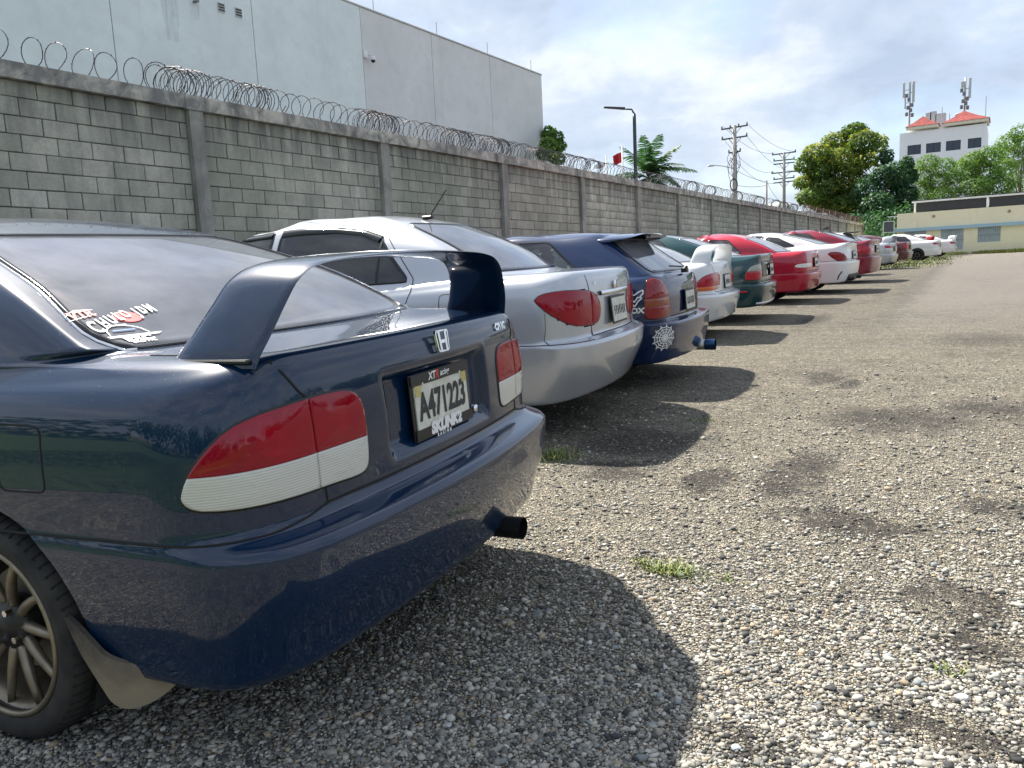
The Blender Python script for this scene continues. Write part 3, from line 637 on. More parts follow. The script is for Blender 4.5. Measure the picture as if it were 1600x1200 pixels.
    def arches(s, cx, cz, R, zmax=.8):
        G = s.G; d = np.hypot(G[..., 0]-cx, G[..., 2]-cz); ins = (d < R) & (np.abs(G[..., 1]) > .45) & (G[..., 2] < zmax)
        s.dead = getattr(s, 'dead', np.zeros(d.shape, bool)) | (ins & (d < R-1e-6))
        nx = np.roll(ins, -1, 1); dead_face = ins[:-1] & ins[1:] & nx[:-1] & nx[1:]
        s.deadf = getattr(s, 'deadf', np.zeros(dead_face.shape, bool)) | dead_face
        k = ins; dd = np.maximum(d[k], 1e-6); sc = R/dd
        G[..., 0][k] = cx+(G[..., 0][k]-cx)*sc; G[..., 2][k] = cz+(G[..., 2][k]-cz)*sc
    def cut(s, kind, poly, rows, side=0, shrink=0.94):
        P, Q = s.coords(kind); m = s.mask(kind, rows, side); c = np.mean(poly, 0); poly = c+(np.array(poly)-c)*shrink
        fc = lambda F: (F[:-1]+F[1:]+np.roll(F, -1, 1)[:-1]+np.roll(F, -1, 1)[1:])/4
        x, y = fc(P), fc(Q); ok = m[:-1] & m[1:] & np.roll(m, -1, 1)[:-1]; ins = np.zeros(x.shape, bool); n = len(poly)
        for a in range(n):
            x0, y0 = poly[a]; x1, y1 = poly[(a+1) % n]; c_ = ((y0 > y) != (y1 > y)) & (x < (x1-x0)*(y-y0)/((y1-y0) if y1 != y0 else 1e-12)+x0); ins ^= c_
        s.holes.append(ins & ok)
    def build(s, name, mat, parent):
        nr, nc = s.nr, s.nc; dead = getattr(s, 'deadf', np.zeros((nr-1, nc), bool)).copy()
        for h in s.holes: dead |= h
        i, j = np.nonzero(~dead); j1 = (j+1) % nc
        F = np.stack([i*nc+j, i*nc+j1, (i+1)*nc+j1, (i+1)*nc+j], 1)
        V = s.G.reshape(-1, 3)
        o = from_np(name, V, F, mat, parent, smooth=True)
        try: o.cycles.shadow_terminator_geometry_offset = .15; o.cycles.shadow_terminator_offset = .12
        except Exception: o.shadow_terminator_geometry_offset = .15; o.shadow_terminator_shading_offset = .12
        return o
def chaikin(poly, it=2, closed=True):
    p = np.array(poly, float)
    for _ in range(it):
        q = np.roll(p, -1, 0); p = np.stack([.75*p+.25*q, .25*p+.75*q], 1).reshape(-1, 2)
    return p
def rounded(poly, r, seg=5):
    p = np.array(poly, float); out = []; n = len(p)
    for k in range(n):
        a, b, c = p[k-1], p[k], p[(k+1) % n]; u = a-b; v = c-b; lu, lv = np.linalg.norm(u), np.linalg.norm(v); d = min(r if np.isscalar(r) else r[k], lu*.48, lv*.48)
        s_, e = b+u/lu*d, b+v/lv*d
        for t in np.linspace(0, 1, seg): out.append((1-t)**2*s_+2*(1-t)*t*b+t*t*e)
    return np.array(out)
def resample(p, n):
    q = np.concatenate([p, p[:1]]); d = np.r_[0, np.cumsum(np.linalg.norm(np.diff(q, axis=0), axis=1))]; t = np.linspace(0, d[-1], n, endpoint=False)
    out = np.stack([np.interp(t, d, q[:, k]) for k in range(2)], 1)
    for k in range(len(p)):                                  # keep sharp corners
        u, v = p[k]-p[k-1], p[(k+1) % len(p)]-p[k]; lu, lv = np.linalg.norm(u), np.linalg.norm(v)
        if lu > 1e-6 and lv > 1e-6 and (u@v)/(lu*lv) < .8: out[np.argmin(((out-p[k])**2).sum(1))] = p[k]
    return out
def clip(poly, ax, val, keep_above=True):
    p = np.array(poly, float); out = []; n = len(p); f = lambda a: (a[ax]-val) if keep_above else (val-a[ax])
    for k in range(n):
        a, b = p[k], p[(k+1) % n]; fa, fb = f(a), f(b)
        if fa >= 0: out.append(a)
        if fa*fb < 0: out.append(a+(b-a)*fa/(fa-fb))
    return np.array(out)
def patch(sh, name, kind, poly, rows, mat, parent, off=.004, side=0, n=56, dome=0.0, thick=.012, rings=(1, .985, .9, .75, .55, .35, .15), flip=None):
    poly = resample(np.array(poly), n); c = poly.mean(0); allp = []
    for f in rings: allp.append(c+(poly-c)*f)
    allp.append(c[None]); Q = np.concatenate(allp); P, Nn = sh.inv(kind, Q, rows, side)
    h = np.concatenate([np.full(n, off*.35 if q == 0 else off+dome*(1-f*f)) for q, f in enumerate(rings)]+[np.array([off+dome])])
    V = P+Nn*h[:, None]; base = P[:n]-Nn[:n]*thick; V = np.concatenate([base, V]); F = []
    area = np.sum(poly[:, 0]*np.roll(poly[:, 1], -1)-np.roll(poly[:, 0], -1)*poly[:, 1])
    for q in range(len(rings)):
        for k in range(n): F.append((q*n+k, q*n+(k+1) % n, (q+1)*n+(k+1) % n, (q+1)*n+k))
    L = len(rings)*n; ce = L+n
    for k in range(n): F.append((L+k, L+(k+1) % n, ce))
    # make the faces look outwards
    a, b, d = V[F[-1][0]], V[F[-1][1]], V[F[-1][2]]; nn = np.cross(b-a, d-a)
    if nn@Nn[-1] < 0: F = [f[::-1] for f in F]
    return MB().add(V, F).build(name, mat, parent, smooth=True)
def strip(sh, name, kind, path, rows, mat, parent, width=.005, off=.0012, side=0, closed=False, dens=.02):
    p = np.array(path, float)
    if closed: p = np.concatenate([p, p[:1]])
    d = np.r_[0, np.cumsum(np.linalg.norm(np.diff(p, axis=0), axis=1))]; n = max(3, int(d[-1]/dens)); t = np.linspace(0, d[-1], n); q = np.stack([np.interp(t, d, p[:, k]) for k in range(2)], 1)
    P, Nn = sh.inv(kind, q, rows, side); T = np.gradient(P, axis=0); T /= np.linalg.norm(T, axis=1, keepdims=True)+1e-9; S = np.cross(Nn, T); S /= np.linalg.norm(S, axis=1, keepdims=True)+1e-9
    a = P+S*width/2-Nn*.002; b = P+S*width/2*.8+Nn*off; c = P-S*width/2*.8+Nn*off; e = P-S*width/2-Nn*.002
    V = np.stack([a, b, c, e], 1).reshape(-1, 3); F = [(4*k+m_, 4*k+m_+1, 4*k+m_+5, 4*k+m_+4) for k in range(n-1) for m_ in range(3)]
    return MB().add(V, F).build(name, mat, parent, smooth=True)
def text_mesh(txt, size=1.0, shear=0.0, bold=0.0, spacing=1.0):
    cu = bpy.data.curves.new('t', 'FONT'); cu.body = txt; cu.size = size; cu.shear = shear; cu.offset = bold; cu.align_x = 'CENTER'; cu.align_y = 'CENTER'; cu.space_character = spacing; cu.resolution_u = 3
    o = bpy.data.objects.new('t', cu); COL.objects.link(o); dg = bpy.context.evaluated_depsgraph_get(); dg.update()
    me = bpy.data.meshes.new_from_object(o.evaluated_get(dg)); v = np.array([w.co[:] for w in me.vertices]); f = [tuple(p.vertices) for p in me.polygons]
    bpy.data.objects.remove(o); bpy.data.curves.remove(cu); bpy.data.meshes.remove(me); return v, f
def decal_text(sh, name, txt, kind, c, size, rows, mat, parent, rot=0.0, shear=0.0, bold=0.0, side=0, mirror=-1, off=.006, sx=1.0, spacing=1.0):
    v, f = text_mesh(txt, size, shear, bold, spacing); x, y = v[:, 0]*sx, v[:, 1]; cr, sr = math.cos(rot), math.sin(rot)
    p = np.stack([c[0]+mirror*(x*cr-y*sr), c[1]+x*sr+y*cr], 1); P, Nn = sh.inv(kind, p, rows, side)
    return MB().add(P+Nn*off, f).build(name, mat, parent)
def decal_poly(sh, name, kind, lines, rows, mat, parent, width=.004, side=0, off=.005):
    mb = MB()
    for ln in lines:
        p = np.array(ln, float); d = np.r_[0, np.cumsum(np.linalg.norm(np.diff(p, axis=0), axis=1))]; n = max(2, int(d[-1]/.012)+1); t = np.linspace(0, d[-1], n); q = np.stack([np.interp(t, d, p[:, k]) for k in range(2)], 1)
        P, Nn = sh.inv(kind, q, rows, side); T = np.gradient(P, axis=0); T /= np.linalg.norm(T, axis=1, keepdims=True)+1e-9; S = np.cross(Nn, T)*width/2
        V = np.stack([P+S+Nn*off, P-S+Nn*off], 1).reshape(-1, 3); mb.add(V, [(2*k, 2*k+1, 2*k+3, 2*k+2) for k in range(n-1)])
    return mb.build(name, mat, parent)
# ------------------------------------------------------------------ shared car materials
RUB = simple('tyre_rubber', (0.022, 0.022, 0.023), 0.75, var=0.35, scale=20, spec=0.3)
def tyre_mat():
    t = NT('tyre_tread'); co = t.co('Object'); n = t.noise(9, 5, .65, co); t.set(color=t.mix(t.ramp(n, [(0.4, 0.0), (0.75, 0.5)]), (0.020, 0.020, 0.021), (0.085, 0.082, 0.075)), rough=0.78, spec=0.3); t.bump(t.noise(120, 2, .6, co), .15, .003); return t.m
TYRE = tyre_mat()
BLACK = simple('black_trim', (0.012, 0.012, 0.013), 0.45, var=0.3); GAP = simple('panel_gap', (0.006, 0.006, 0.007), 0.8, var=0.2); UNDER = simple('underbody_dark', (0.02, 0.02, 0.021), 0.85, var=0.4)
CHROME = simple('chrome', (0.75, 0.76, 0.78), 0.12, 1.0, var=0.05); STEEL = simple('wheel_silver', (0.42, 0.43, 0.44), 0.35, 0.85, var=0.15); BRONZE = simple('wheel_bronze', (0.24, 0.205, 0.155), 0.42, 0.7, var=0.3, scale=14); DARKRIM = simple('wheel_dark', (0.02, 0.02, 0.022), 0.4, 0.5); DISC = simple('brake_disc', (0.22, 0.21, 0.20), 0.45, 0.8)
SEATM = simple('seat_cloth', (0.055, 0.055, 0.06), 0.9, var=0.2); SEATL = simple('seat_light', (0.20, 0.19, 0.175), 0.85, var=0.2)
GLASS = glassmat('clear_glass', (0.62, 0.72, 0.72), 0.09, 1.6); TINT = glassmat('tinted_glass', (0.06, 0.065, 0.07), 0.05, 1.6); TINT_R = glassmat('hazy_tinted_glass', (0.16, 0.16, 0.19), 0.19, 2.0)
RGLASS = glassmat('rear_glass_pale', (0.50, 0.60, 0.60), 0.36, 2.0)
FRIT = simple('glass_border', (0.012, 0.012, 0.014), 0.18, var=0.1)
RED = lens('red_lens', (0.33, 0.0012, 0.018)); DRED = lens('dark_red_lens', (0.20, 0.002, 0.007)); CLEAR = lens('clear_lens', (0.50, 0.50, 0.47), 330, 0.15); AMBER = lens('amber_lens', (0.55, 0.11, 0.02)); WHITEL = simple('reflector', (0.62, 0.60, 0.58), 0.2, 0.3)
PLATE = simple('plate_white', (0.62, 0.62, 0.55), 0.5, var=0.15, scale=25); PLATETXT = simple('plate_letter', (0.02, 0.025, 0.03), 0.5); STICKW = simple('sticker_white', (0.80, 0.80, 0.80), 0.5, var=0.04); STICKR = simple('sticker_red', (0.60, 0.06, 0.06), 0.5); STICKB = simple('sticker_blue', (0.05, 0.18, 0.5), 0.5); PLATEY = simple('plate_yellow', (0.5, 0.42, 0.16), 0.5)
def deep_lens(name, tint, body, fac, ior=1.55):
    t = NT(name); t.N.remove(t.p); tr = t.new('ShaderNodeBsdfTransparent'); tr.inputs[0].default_value = (*tint, 1)
    df = t.new('ShaderNodeBsdfDiffuse'); df.inputs[0].default_value = (*body, 1); gl = t.new('ShaderNodeBsdfGlossy'); gl.inputs['Roughness'].default_value = .03
    fr = t.new('ShaderNodeFresnel'); fr.inputs[0].default_value = ior; m1 = t.new('ShaderNodeMixShader'); m2 = t.new('ShaderNodeMixShader')
    n = t.noise(5, 5, .65); t.L.new(t.ramp(n, [(.3, fac*.8), (.7, fac*1.2)]), m1.inputs[0])
    t.L.new(tr.outputs[0], m1.inputs[1]); t.L.new(df.outputs[0], m1.inputs[2]); t.L.new(fr.outputs[0], m2.inputs[0]); t.L.new(m1.outputs[0], m2.inputs[1]); t.L.new(gl.outputs[0], m2.inputs[2]); t.L.new(m2.outputs[0], t.out.inputs[0]); return t.m
D_RED = deep_lens('deep_red_lens', (0.80, 0.012, 0.05), (0.44, 0.002, 0.026), .62); D_CLEAR = deep_lens('deep_clear_lens', (0.95, 0.95, 0.92), (0.62, 0.61, 0.57), .48)
def bowl_mat():
    t = NT('lamp_reflector_bowl'); co = t.co('Object'); a = t.new('ShaderNodeTexWave'); a.bands_direction = 'Z'; a.inputs['Scale'].default_value = 38; b = t.new('ShaderNodeTexWave'); b.bands_direction = 'Y'; b.inputs['Scale'].default_value = 26
    t.L.new(co, a.inputs[0]); t.L.new(co, b.inputs[0]); h = t.math('ADD', a.outputs[0], b.outputs[0]); n = t.noise(7, 3, .5, co)
    t.set(color=t.mix(t.ramp(n, [(.35, 0.0), (.7, .6)]), (0.80, 0.80, 0.77), (0.50, 0.50, 0.48)), rough=.32, metal=.35); t.bump(h, .8, .006); return t.m
BOWL = bowl_mat()
# ------------------------------------------------------------------ wheels
def wheel(parent, x, y, R=.295, W=.195, rim=.215, spokes=8, mat=STEEL, hero=False, twin=True):
    s = 1 if y > 0 else -1; e = empty('wheel', (x, y, R), 0, parent); h = W/2
    prof = [(rim-.005, -h*.86), (rim+.012, -h*.97), (rim+.04, -h*1.03), (R-.022, -h*.98), (R-.006, -h*.86), (R, -h*.6), (R, h*.6), (R-.006, h*.86), (R-.022, h*.98), (rim+.04, h*1.03), (rim+.012, h*.97), (rim-.005, h*.86), (rim-.02, 0)]
    MB().lathe(prof, 64 if hero else 32, 'y', close=True).build('tyre', TYRE, e, smooth=True)
    if hero:
        g = MB(); n = 64
        for k in range(n):
            a = 2*math.pi*k/n
            for sd in (-1, 1):
                P = [((R+.0012-.012*abs(q)**3)*math.cos(a+.05*q*sd), sd*(.012+q*.082), (R+.0012-.012*abs(q)**3)*math.sin(a+.05*q*sd)) for q in np.linspace(.1, 1, 5)]
                g.tube(P, .0026, 4)
        for yy in (-.045, 0, .045): g.lathe([(R+.0008, yy-.004), (R+.0016, yy), (R+.0008, yy+.004)], 64, 'y')
        g.build('tread_groove', GAP, e)
    MB().lathe([(rim+.004, h*.90*s), (rim+.006, h*.78*s), (rim-.012, h*.70*s), (rim-.022, h*.3*s), (rim-.03, -h*.8*s)], 48, 'y').build('rim', mat, e, smooth=True)
    MB().lathe([(rim+.006, h*.93*s), (rim-.004, h*.985*s), (rim-.012, h*.93*s), (rim-.008, h*.8*s)], 48, 'y', close=True).build('rim_lip', mat, e, smooth=True)
    sp = MB()
    for k in range(spokes):
        a0 = 2*math.pi*k/spokes+.2
        for tw in ((-.10, .10) if twin else (0,)):
            P = []
            for q in np.linspace(0, 1, 6):
                r_ = .045+(rim-.012-.045)*q; a = a0+tw*(1-.15*q)*(1.0 if q > .2 else q/.2)+.10*q*q; P.append((r_*math.cos(a), s*(h*.62+.10*h*math.sin(q*3.1)-.02*(1-q)), r_*math.sin(a)))
            sp.tube(P, np.linspace(.013, .0095, 6) if twin else (np.linspace(.016, .010, 6) if hero else np.linspace(.022, .018, 6)), 6)
    sp.build('spokes', mat, e, smooth=True)
    MB().lathe([(0, s*h*.70), (.03, s*h*.69), (.034, s*h*.62), (.06, s*h*.60), (.068, s*h*.45), (.07, s*h*.1)], 24, 'y').build('hub', BLACK if hero else mat, e, smooth=True)
    MB().lathe([(.04, s*h*.05), (.135, s*h*.05), (.135, -s*h*.1)], 32, 'y').build('brake_disc', DISC, e)
    if hero:
        for k in range(4):
            a = math.pi/2*k+.5; MB().tube([(.05*math.cos(a), s*h*.58, .05*math.sin(a)), (.05*math.cos(a), s*h*.78, .05*math.sin(a))], .009, 6).build('lug_nut', CHROME, e)
    return e
def rbox(c, d, r=.03, mb=None, R=None):
    """soft-edged box (for seats)"""
    mb = mb or MB(); v, f = chamfer_box(d[0], d[1], d[2], min(r, min(d)*.4)); v = v@(np.array(R).T if R is not None else np.eye(3))+np.array(c); return mb.add(v, f)
def interior(root, wb, hw, roof, mat=SEATM, shelf=None):
    for y in (.36, -.36):
        e = rbox((wb-1.05, y, .50), (.50, .48, .16), .05).build('seat', mat, root, smooth=False)
        rbox((wb-1.36, y, .80), (.14, .46, .58), .05, R=roty(.30)).build('backrest', mat, e); rbox((wb-1.49, y, 1.14), (.10, .26, .17), .04, R=roty(.2)).build('headrest', mat, e)
    b = rbox((.42, 0, .52), (.50, 1.18, .16), .05).build('rear_bench', mat, root)
    rbox((.14, 0, .80), (.16, 1.16, .46), .05, R=roty(.38)).build('backrest', mat, b)
    for y in (.35, -.35): rbox((.0, y, 1.03), (.09, .24, .13), .04, R=roty(.3)).build('headrest', mat, b)
    if shelf: MB().box(((shelf[0]+.08)/2, 0, shelf[1]), (abs(.08-shelf[0]), 1.16, .02)).build('parcel_shelf', UNDER, root)
    rbox((wb-.30, 0, .80), (.45, 1.25, .26), .06).build('dashboard', UNDER, root)
    a = np.linspace(0, 2*np.pi, 25); MB().tube(np.stack([wb-.62+.09*np.sin(a), .36+.18*np.cos(a), .87+.16*np.sin(a)], 1), .013, 6, False).build('steering_wheel', UNDER, root)
def car_root(pose, label, group='cars parked in a row along the wall', name='parked_car', cat='car'):
    X0, Y0, a = pose; e = bpy.data.objects.new(name, None); link(e)
    e.matrix_world = Matrix.Translation((X0, Y0, gz(Y0))) @ Matrix.Rotation(math.atan(gslope(Y0)), 4, 'X') @ Matrix.Rotation(math.pi-a, 4, 'Z')
    return tag(e, label, cat, group)
KEYS = ('xr', 'zr', 'bow', 'rcx', 'rcy', 'w', 'wr', 'zb', 'zf', 'xf')
def sedan_rows(xb=-.955, xt=-.858, zbt=.55, zd=.955, hw=.847, zsh=.90, xwb=-.40, zwb=.978, xwt=.40, zwt=1.30, zr=1.392, Lf=3.45, wtop=.585, wbase=.735, bowb=.09, bowt=.05, cowl=2.35, wst=1.62, shelf=.085, lip=0.0, cp=.50, tuck=0.0, bz=.25, deckdrop=.0, ywin=.62, wb=2.62, bow=.035, bob=.04, rcx=.24, rcy=.24):
    k = hw/.847; R = []
    def add(*v, **kw): d = dict(zip(KEYS, v)); d.update(kw); R.append(d)
    zc = zbt
    add(xb+.36, bz+.005, .04, .20, .25, .70*k, .66*k, bz-.01, .21, 3.0)                         # 0 tucked under
    add(xb+.085+tuck, bz, bob-.01, rcx, rcy, .815*k, .785*k, bz-.02, .20, Lf-.07)                   # 1 lower lip
    add(xb+.045+tuck*.6, bz+.075, bob, rcx+.01, rcy+.01, .835*k, .805*k, bz+.06, .28, Lf-.03)           # 2
    add(xb+.006, zc-.09, bob, rcx+.02, rcy+.01, .845*k, .825*k, zc-.09, .44, Lf)                       # 3 bulge
    add(xb, zc-.012, bob, rcx+.02, rcy+.01, .847*k, .829*k, zc-.012, .52, Lf)                         # 4 edge
    add(xb+.012, zc+.008, bob, rcx+.02, rcy+.01, .846*k, .828*k, zc+.003, .535, Lf-.005)               # 5 edge rounded
    add(xb+shelf, zc+.030, bow, rcx, rcy, .842*k, .822*k, zc+.028, .56, Lf-.02)               # 6 shelf inner
    add(xt, zc+.050, bow, rcx, rcy, .842*k, .822*k, zc+.048, .58, Lf-.03)                     # 7 trunk face low
    add(xt+.002, zc+.5*(zd-zc)-.02, bow, rcx, rcy, .845*k, .825*k, zc+.46*(zsh-zc), .66, Lf-.10)         # 8
    add(xt+.012, zd-.085, bow, rcx, rcy, .838*k, .812*k, zsh-.06, .74, Lf-.18)                  # 9
    add(xt+.030-lip, zd-.022+lip*.3, bow, rcx+.01, rcy-.02, .828*k, .785*k, zsh, .79, Lf-.32)           # 10 edge
    add(xt+.058-lip*.8, zd+lip*.45, bow, rcx+.02, rcy-.04, .818*k, .755*k, zsh+.028, .82, Lf-.50)        # 11 deck rear
    add(xt+.16, zd+.004-deckdrop, bow+.01, rcx+.1, rcy-.08, .806*k, .745*k, zsh+.045, .845, Lf-.8)          # 12
    add(xwb-.05, zwb-.008, bowb, cp, .155, .790*k, wbase+.02, zwb-.03, .87, cowl+.15)             # 13 deck front
    add(xwb, zwb+.004, bowb, cp, wbase+.005-ywin, .776*k, wbase+.005, zwb-.012, .895, cowl, frcx=.35)       # 14 window base
    add((xwb*.62+xwt*.38), zwb+(zwt-zwb)*.47, bowb*.9, cp*.92, wbase-.045-ywin+.035, .70*k+.0, wbase-.045, zwb+(zwt-zwb)*.44, .895+(zwt-.895)*.45, cowl-.33, frcx=.3, zm=zwb+(zwt-zwb)*.50)   # 15
    add(xwt, zwt, bowt, cp*.72, .085, wtop+.03, wtop, zwt-.03, zwt-.045, wst, frcx=.25, zm=zwt+.012)   # 16 window top
    add(xwt+.10, zwt+.026, bowt, cp*.62, .10, wtop-.015, wtop-.045, zwt-.002, zwt-.006, wst-.06, frcx=.25, zm=zwt+.036)
    add(xwt+.32, (zwt+.026+zr)/2+.012, .05, .30, .16, wtop-.14, wtop-.17, zwt+.030, zwt+.022, wst-.20, frcx=.2, zm=zr-.022)
    add(xwt+.50, zr-.006, .03, .2, .12, .25, .22, zr-.012, zr-.02, wst-.34, frcx=.15, frcy=.12, zm=zr-.004)
    add(xwt+.62, zr, .01, .08, .012, .025, .022, zr-.001, zr-.004, wst-.42, frcx=.1, frcy=.015, zm=zr)
    return R
def std_parts(sh, root, wb, hw, R=.295, spokes=8, rimmat=STEEL, wheels=(1, 1, 1, 1), hero=False, bz=.25, twin=True, Lf=3.45, xb=-.95, rim=.215):
    for q, (x, y) in enumerate(((0, hw-.105), (0, -hw+.105), (wb, hw-.105), (wb, -hw+.105))):
        wheel(root, x, y, R, .195, rim, spokes, rimmat, hero and q == 0, twin)
        s = 1 if y > 0 else -1; a = np.linspace(-.5, math.pi+.5, 24); r_ = R+.045
        V = np.concatenate([np.stack([x+r_*np.cos(a), np.full(24, yy), R+r_*np.sin(a)], 1) for yy in (s*(hw-.03), s*(hw-.30))]); MB().add(V, [(k, k+1, 25+k, 24+k) for k in range(23)]).add(np.concatenate([V[24:], [[x, s*(hw-.30), R]]]), [(k, k+1, 24) for k in range(23)]).build('wheel_well', UNDER, root, smooth=True)
    MB().box(((Lf+xb)/2, 0, bz+.02), (Lf-xb-.5, 2*hw-.50, .05)).box((xb+.28, 0, bz+.10), (.16, 2*hw-.6, .12)).build('underbody', UNDER, root)
def plate(root, x, z, txt, tilt=.12, frame=True, size=(.305, .155), yc=0.0, simple_=True):
    e = empty('license_plate', (x, yc, z), 0, root); e.rotation_euler = (0, tilt, 0)
    v, f = chamfer_box(.006, size[0]+.03, size[1]+.03, .002); MB().add(v, f).build('plate_frame', BLACK, e)
    MB().box((-.005, 0, 0), (.004, size[0], size[1])).build('plate_sheet', PLATE, e)
    if txt == 'marks':                                        # too far away to read: unreadable dark strokes
        mk = MB(); r_ = random.Random(int(x*1e4))
        for k in range(7): mk.box((-.008, .115-.038*k, -.005+r_.uniform(-.004, .004)), (.002, r_.uniform(.008, .02), .06)); mk.box((-.0082, .115-.038*k, -.03+r_.uniform(0, .05)), (.002, .026, .010))
        mk.build('plate_marks', PLATETXT, e)['kind'] = 'stuff'
    elif txt:
        tv, tf = text_mesh(txt, size[1]*.72, 0, .006); sx = size[0]*.88/np.ptp(tv[:, 0]); MB().add(np.stack([np.full(len(tv), -.0085), -tv[:, 0]*sx, tv[:, 1]*1.0-.008], 1), tf).build('plate_number', PLATETXT, e)
    return e
def mirrored(poly): p = np.array(poly, float).copy(); p[:, 0] *= -1; return p
def side_glass(sh, root, polys, mat, rows=(13, 17), trim=None, border=.012):
    for sd in (1, -1):
        for poly in polys:
            p = rounded(poly, .035); sh.cut('side', p, rows, sd, .93)
            w_ = patch(sh, 'side_window', 'side', p, rows, mat, root, .002, sd, 44, thick=.004)
            strip(sh, 'window_seal', 'side', p, rows, FRIT, root, .022, .0045, sd, True, .03)
            if trim is not None: c = p.mean(0); strip(sh, 'window_trim', 'side', c+(p-c)*(1+.02/np.abs(p-c).max(0)), rows, trim, root, .012, .006, sd, True, .03)
def rear_glass(sh, root, yb, yt, zb, zt, mat, rows=(13, 17), r=.06, border=.030):
    p = rounded([(-yb, zb), (yb, zb), (yt, zt), (-yt, zt)], r); sh.cut('rear', p, rows, 0, .93)
    patch(sh, 'rear_window', 'rear', p, rows, mat, root, .003, 0, 72, thick=.006)
    strip(sh, 'window_seal', 'rear', p, rows, FRIT, root, border, .0055, 0, True, .03); return p
# ------------------------------------------------------------------ spoiler: airfoil swept along a path over the trunk
def wing(root, st, mat, name='spoiler', n=18, dens=5):
    """st: left half stations (y, z, x_lead, x_trail, thickness) from the base to the centre"""
    st = np.array(st, float); full = np.concatenate([st, (st*np.array([-1, 1, 1, 1, 1]))[::-1][1:]]); K = len(full)
    D, _ = pchip(full, [dens]*(K-1)); t = np.gradient(D[:, :2], axis=0); t /= np.linalg.norm(t, axis=1, keepdims=True)+1e-9; nrm = np.stack([-t[:, 1], t[:, 0]], 1)
    a = np.linspace(0, 2*np.pi, n, endpoint=False); V = []
    for k in range(len(D)):
        y, z, xl, xt_, th = D[k]; u = .5-.5*np.cos(a); prof = np.sign(np.sin(a))*np.abs(np.sin(a))**.85*(.72+.28*np.cos(a)*-1*-1)
        h = prof*th/2; x = xl+(xt_-xl)*u; V.append(np.stack([x, y+nrm[k, 0]*h, z+nrm[k, 1]*h], 1))
    m = len(D); F = [(k*n+j, k*n+(j+1) % n, (k+1)*n+(j+1) % n, (k+1)*n+j) for k in range(m-1) for j in range(n)]+[tuple(range(n)), tuple((m-1)*n+j for j in range(n-1, -1, -1))]
    return MB().add(np.concatenate(V), F).build(name, mat, root, auto=60)
def emblem_h(root, x, z, s=.07, tilt=.12):
    e = empty('emblem', (x, 0, z), 0, root); e.rotation_euler = (0, tilt, 0); w, h = s*.55, s*.46
    p = rounded([(-w*.82, -h), (w*.82, -h), (w, h), (-w, h)], s*.16); q = p*.84; n = len(p)
    V = np.concatenate([np.c_[np.zeros(n), -p[:, 0], p[:, 1]], np.c_[np.full(n, -.006), -p[:, 0]*.97, p[:, 1]*.97], np.c_[np.full(n, -.006), -q[:, 0], q[:, 1]], np.c_[np.zeros(n), -q[:, 0], q[:, 1]]])
    MB().add(V, [(r*n+k, r*n+(k+1) % n, (r+1)*n+(k+1) % n, (r+1)*n+k) for r in range(3) for k in range(n)]).build('emblem_ring', CHROME, e, auto=40)
    mb = MB()
    for sd in (-1, 1): mb.prism([(sd*w*.66, h*.92), (sd*w*.36, h*.92), (sd*w*.28, -h*.92), (sd*w*.52, -h*.92)], 0, .006)
    mb.prism([(-w*.36, .10*h), (w*.36, .10*h), (w*.34, -.2*h), (-w*.34, -.2*h)], 0, .0055)
    V = np.concatenate(mb.v); mb.v = [np.stack([-V[:, 2]-.001, -V[:, 0], V[:, 1]], 1)]; mb.build('emblem_letter', CHROME, e)
def front_glass(sh, root, mat): 
    p = rounded([(-.60, sh.zws), (.60, sh.zws), (.48, sh.zwt-.06), (-.48, sh.zwt-.06)], .05); sh.cut('front', p, (14, 17), 0, .95); patch(sh, 'windshield', 'front', p, (13, 17), mat, root, .002, 0, 40, thick=.004)
NAVY = paint('navy_paint', (0.0014, 0.0165, 0.052), 0.0, 0.30, 0.006, 0.20)
def lamp(sh, root, parts, rows=(6, 12), name='tail_light', dome=.006, label=None):
    """parts: list of (lens name, polygon in signed arc/height, material); built left and right"""
    for sd in (1, -1):
        e = empty(name, (0, 0, 0), 0, root)
        for nm, poly, mt in parts:
            p = np.array(poly) if sd > 0 else mirrored(poly)
            patch(sh, nm, 'arc', p, rows, mt, e, .004, 0, 84, dome, .010)
def trunk_gap(sh, root, y_top, z_top, y_bot, z_bot, x_deck, rows=(6, 13)):
    for sd in (1, -1):
        a0 = sh.arc_y(y_top, z_top, rows); a1 = sh.arc_y(y_bot, z_bot, rows)
        strip(sh, 'trunk_gap', 'arc', [(sd*a0, z_top), (sd*(a0*.5+a1*.5), (z_top+z_bot)/2), (sd*a1, z_bot)], (6, 11), GAP, root, .006, .0015)
def body_common(sh, root, mat, wb, R, arch=.040, cz=None):
    sh.arches(0, R, R+arch); sh.arches(wb, R, R+arch); sh.update(); return sh.build('body', mat, root)
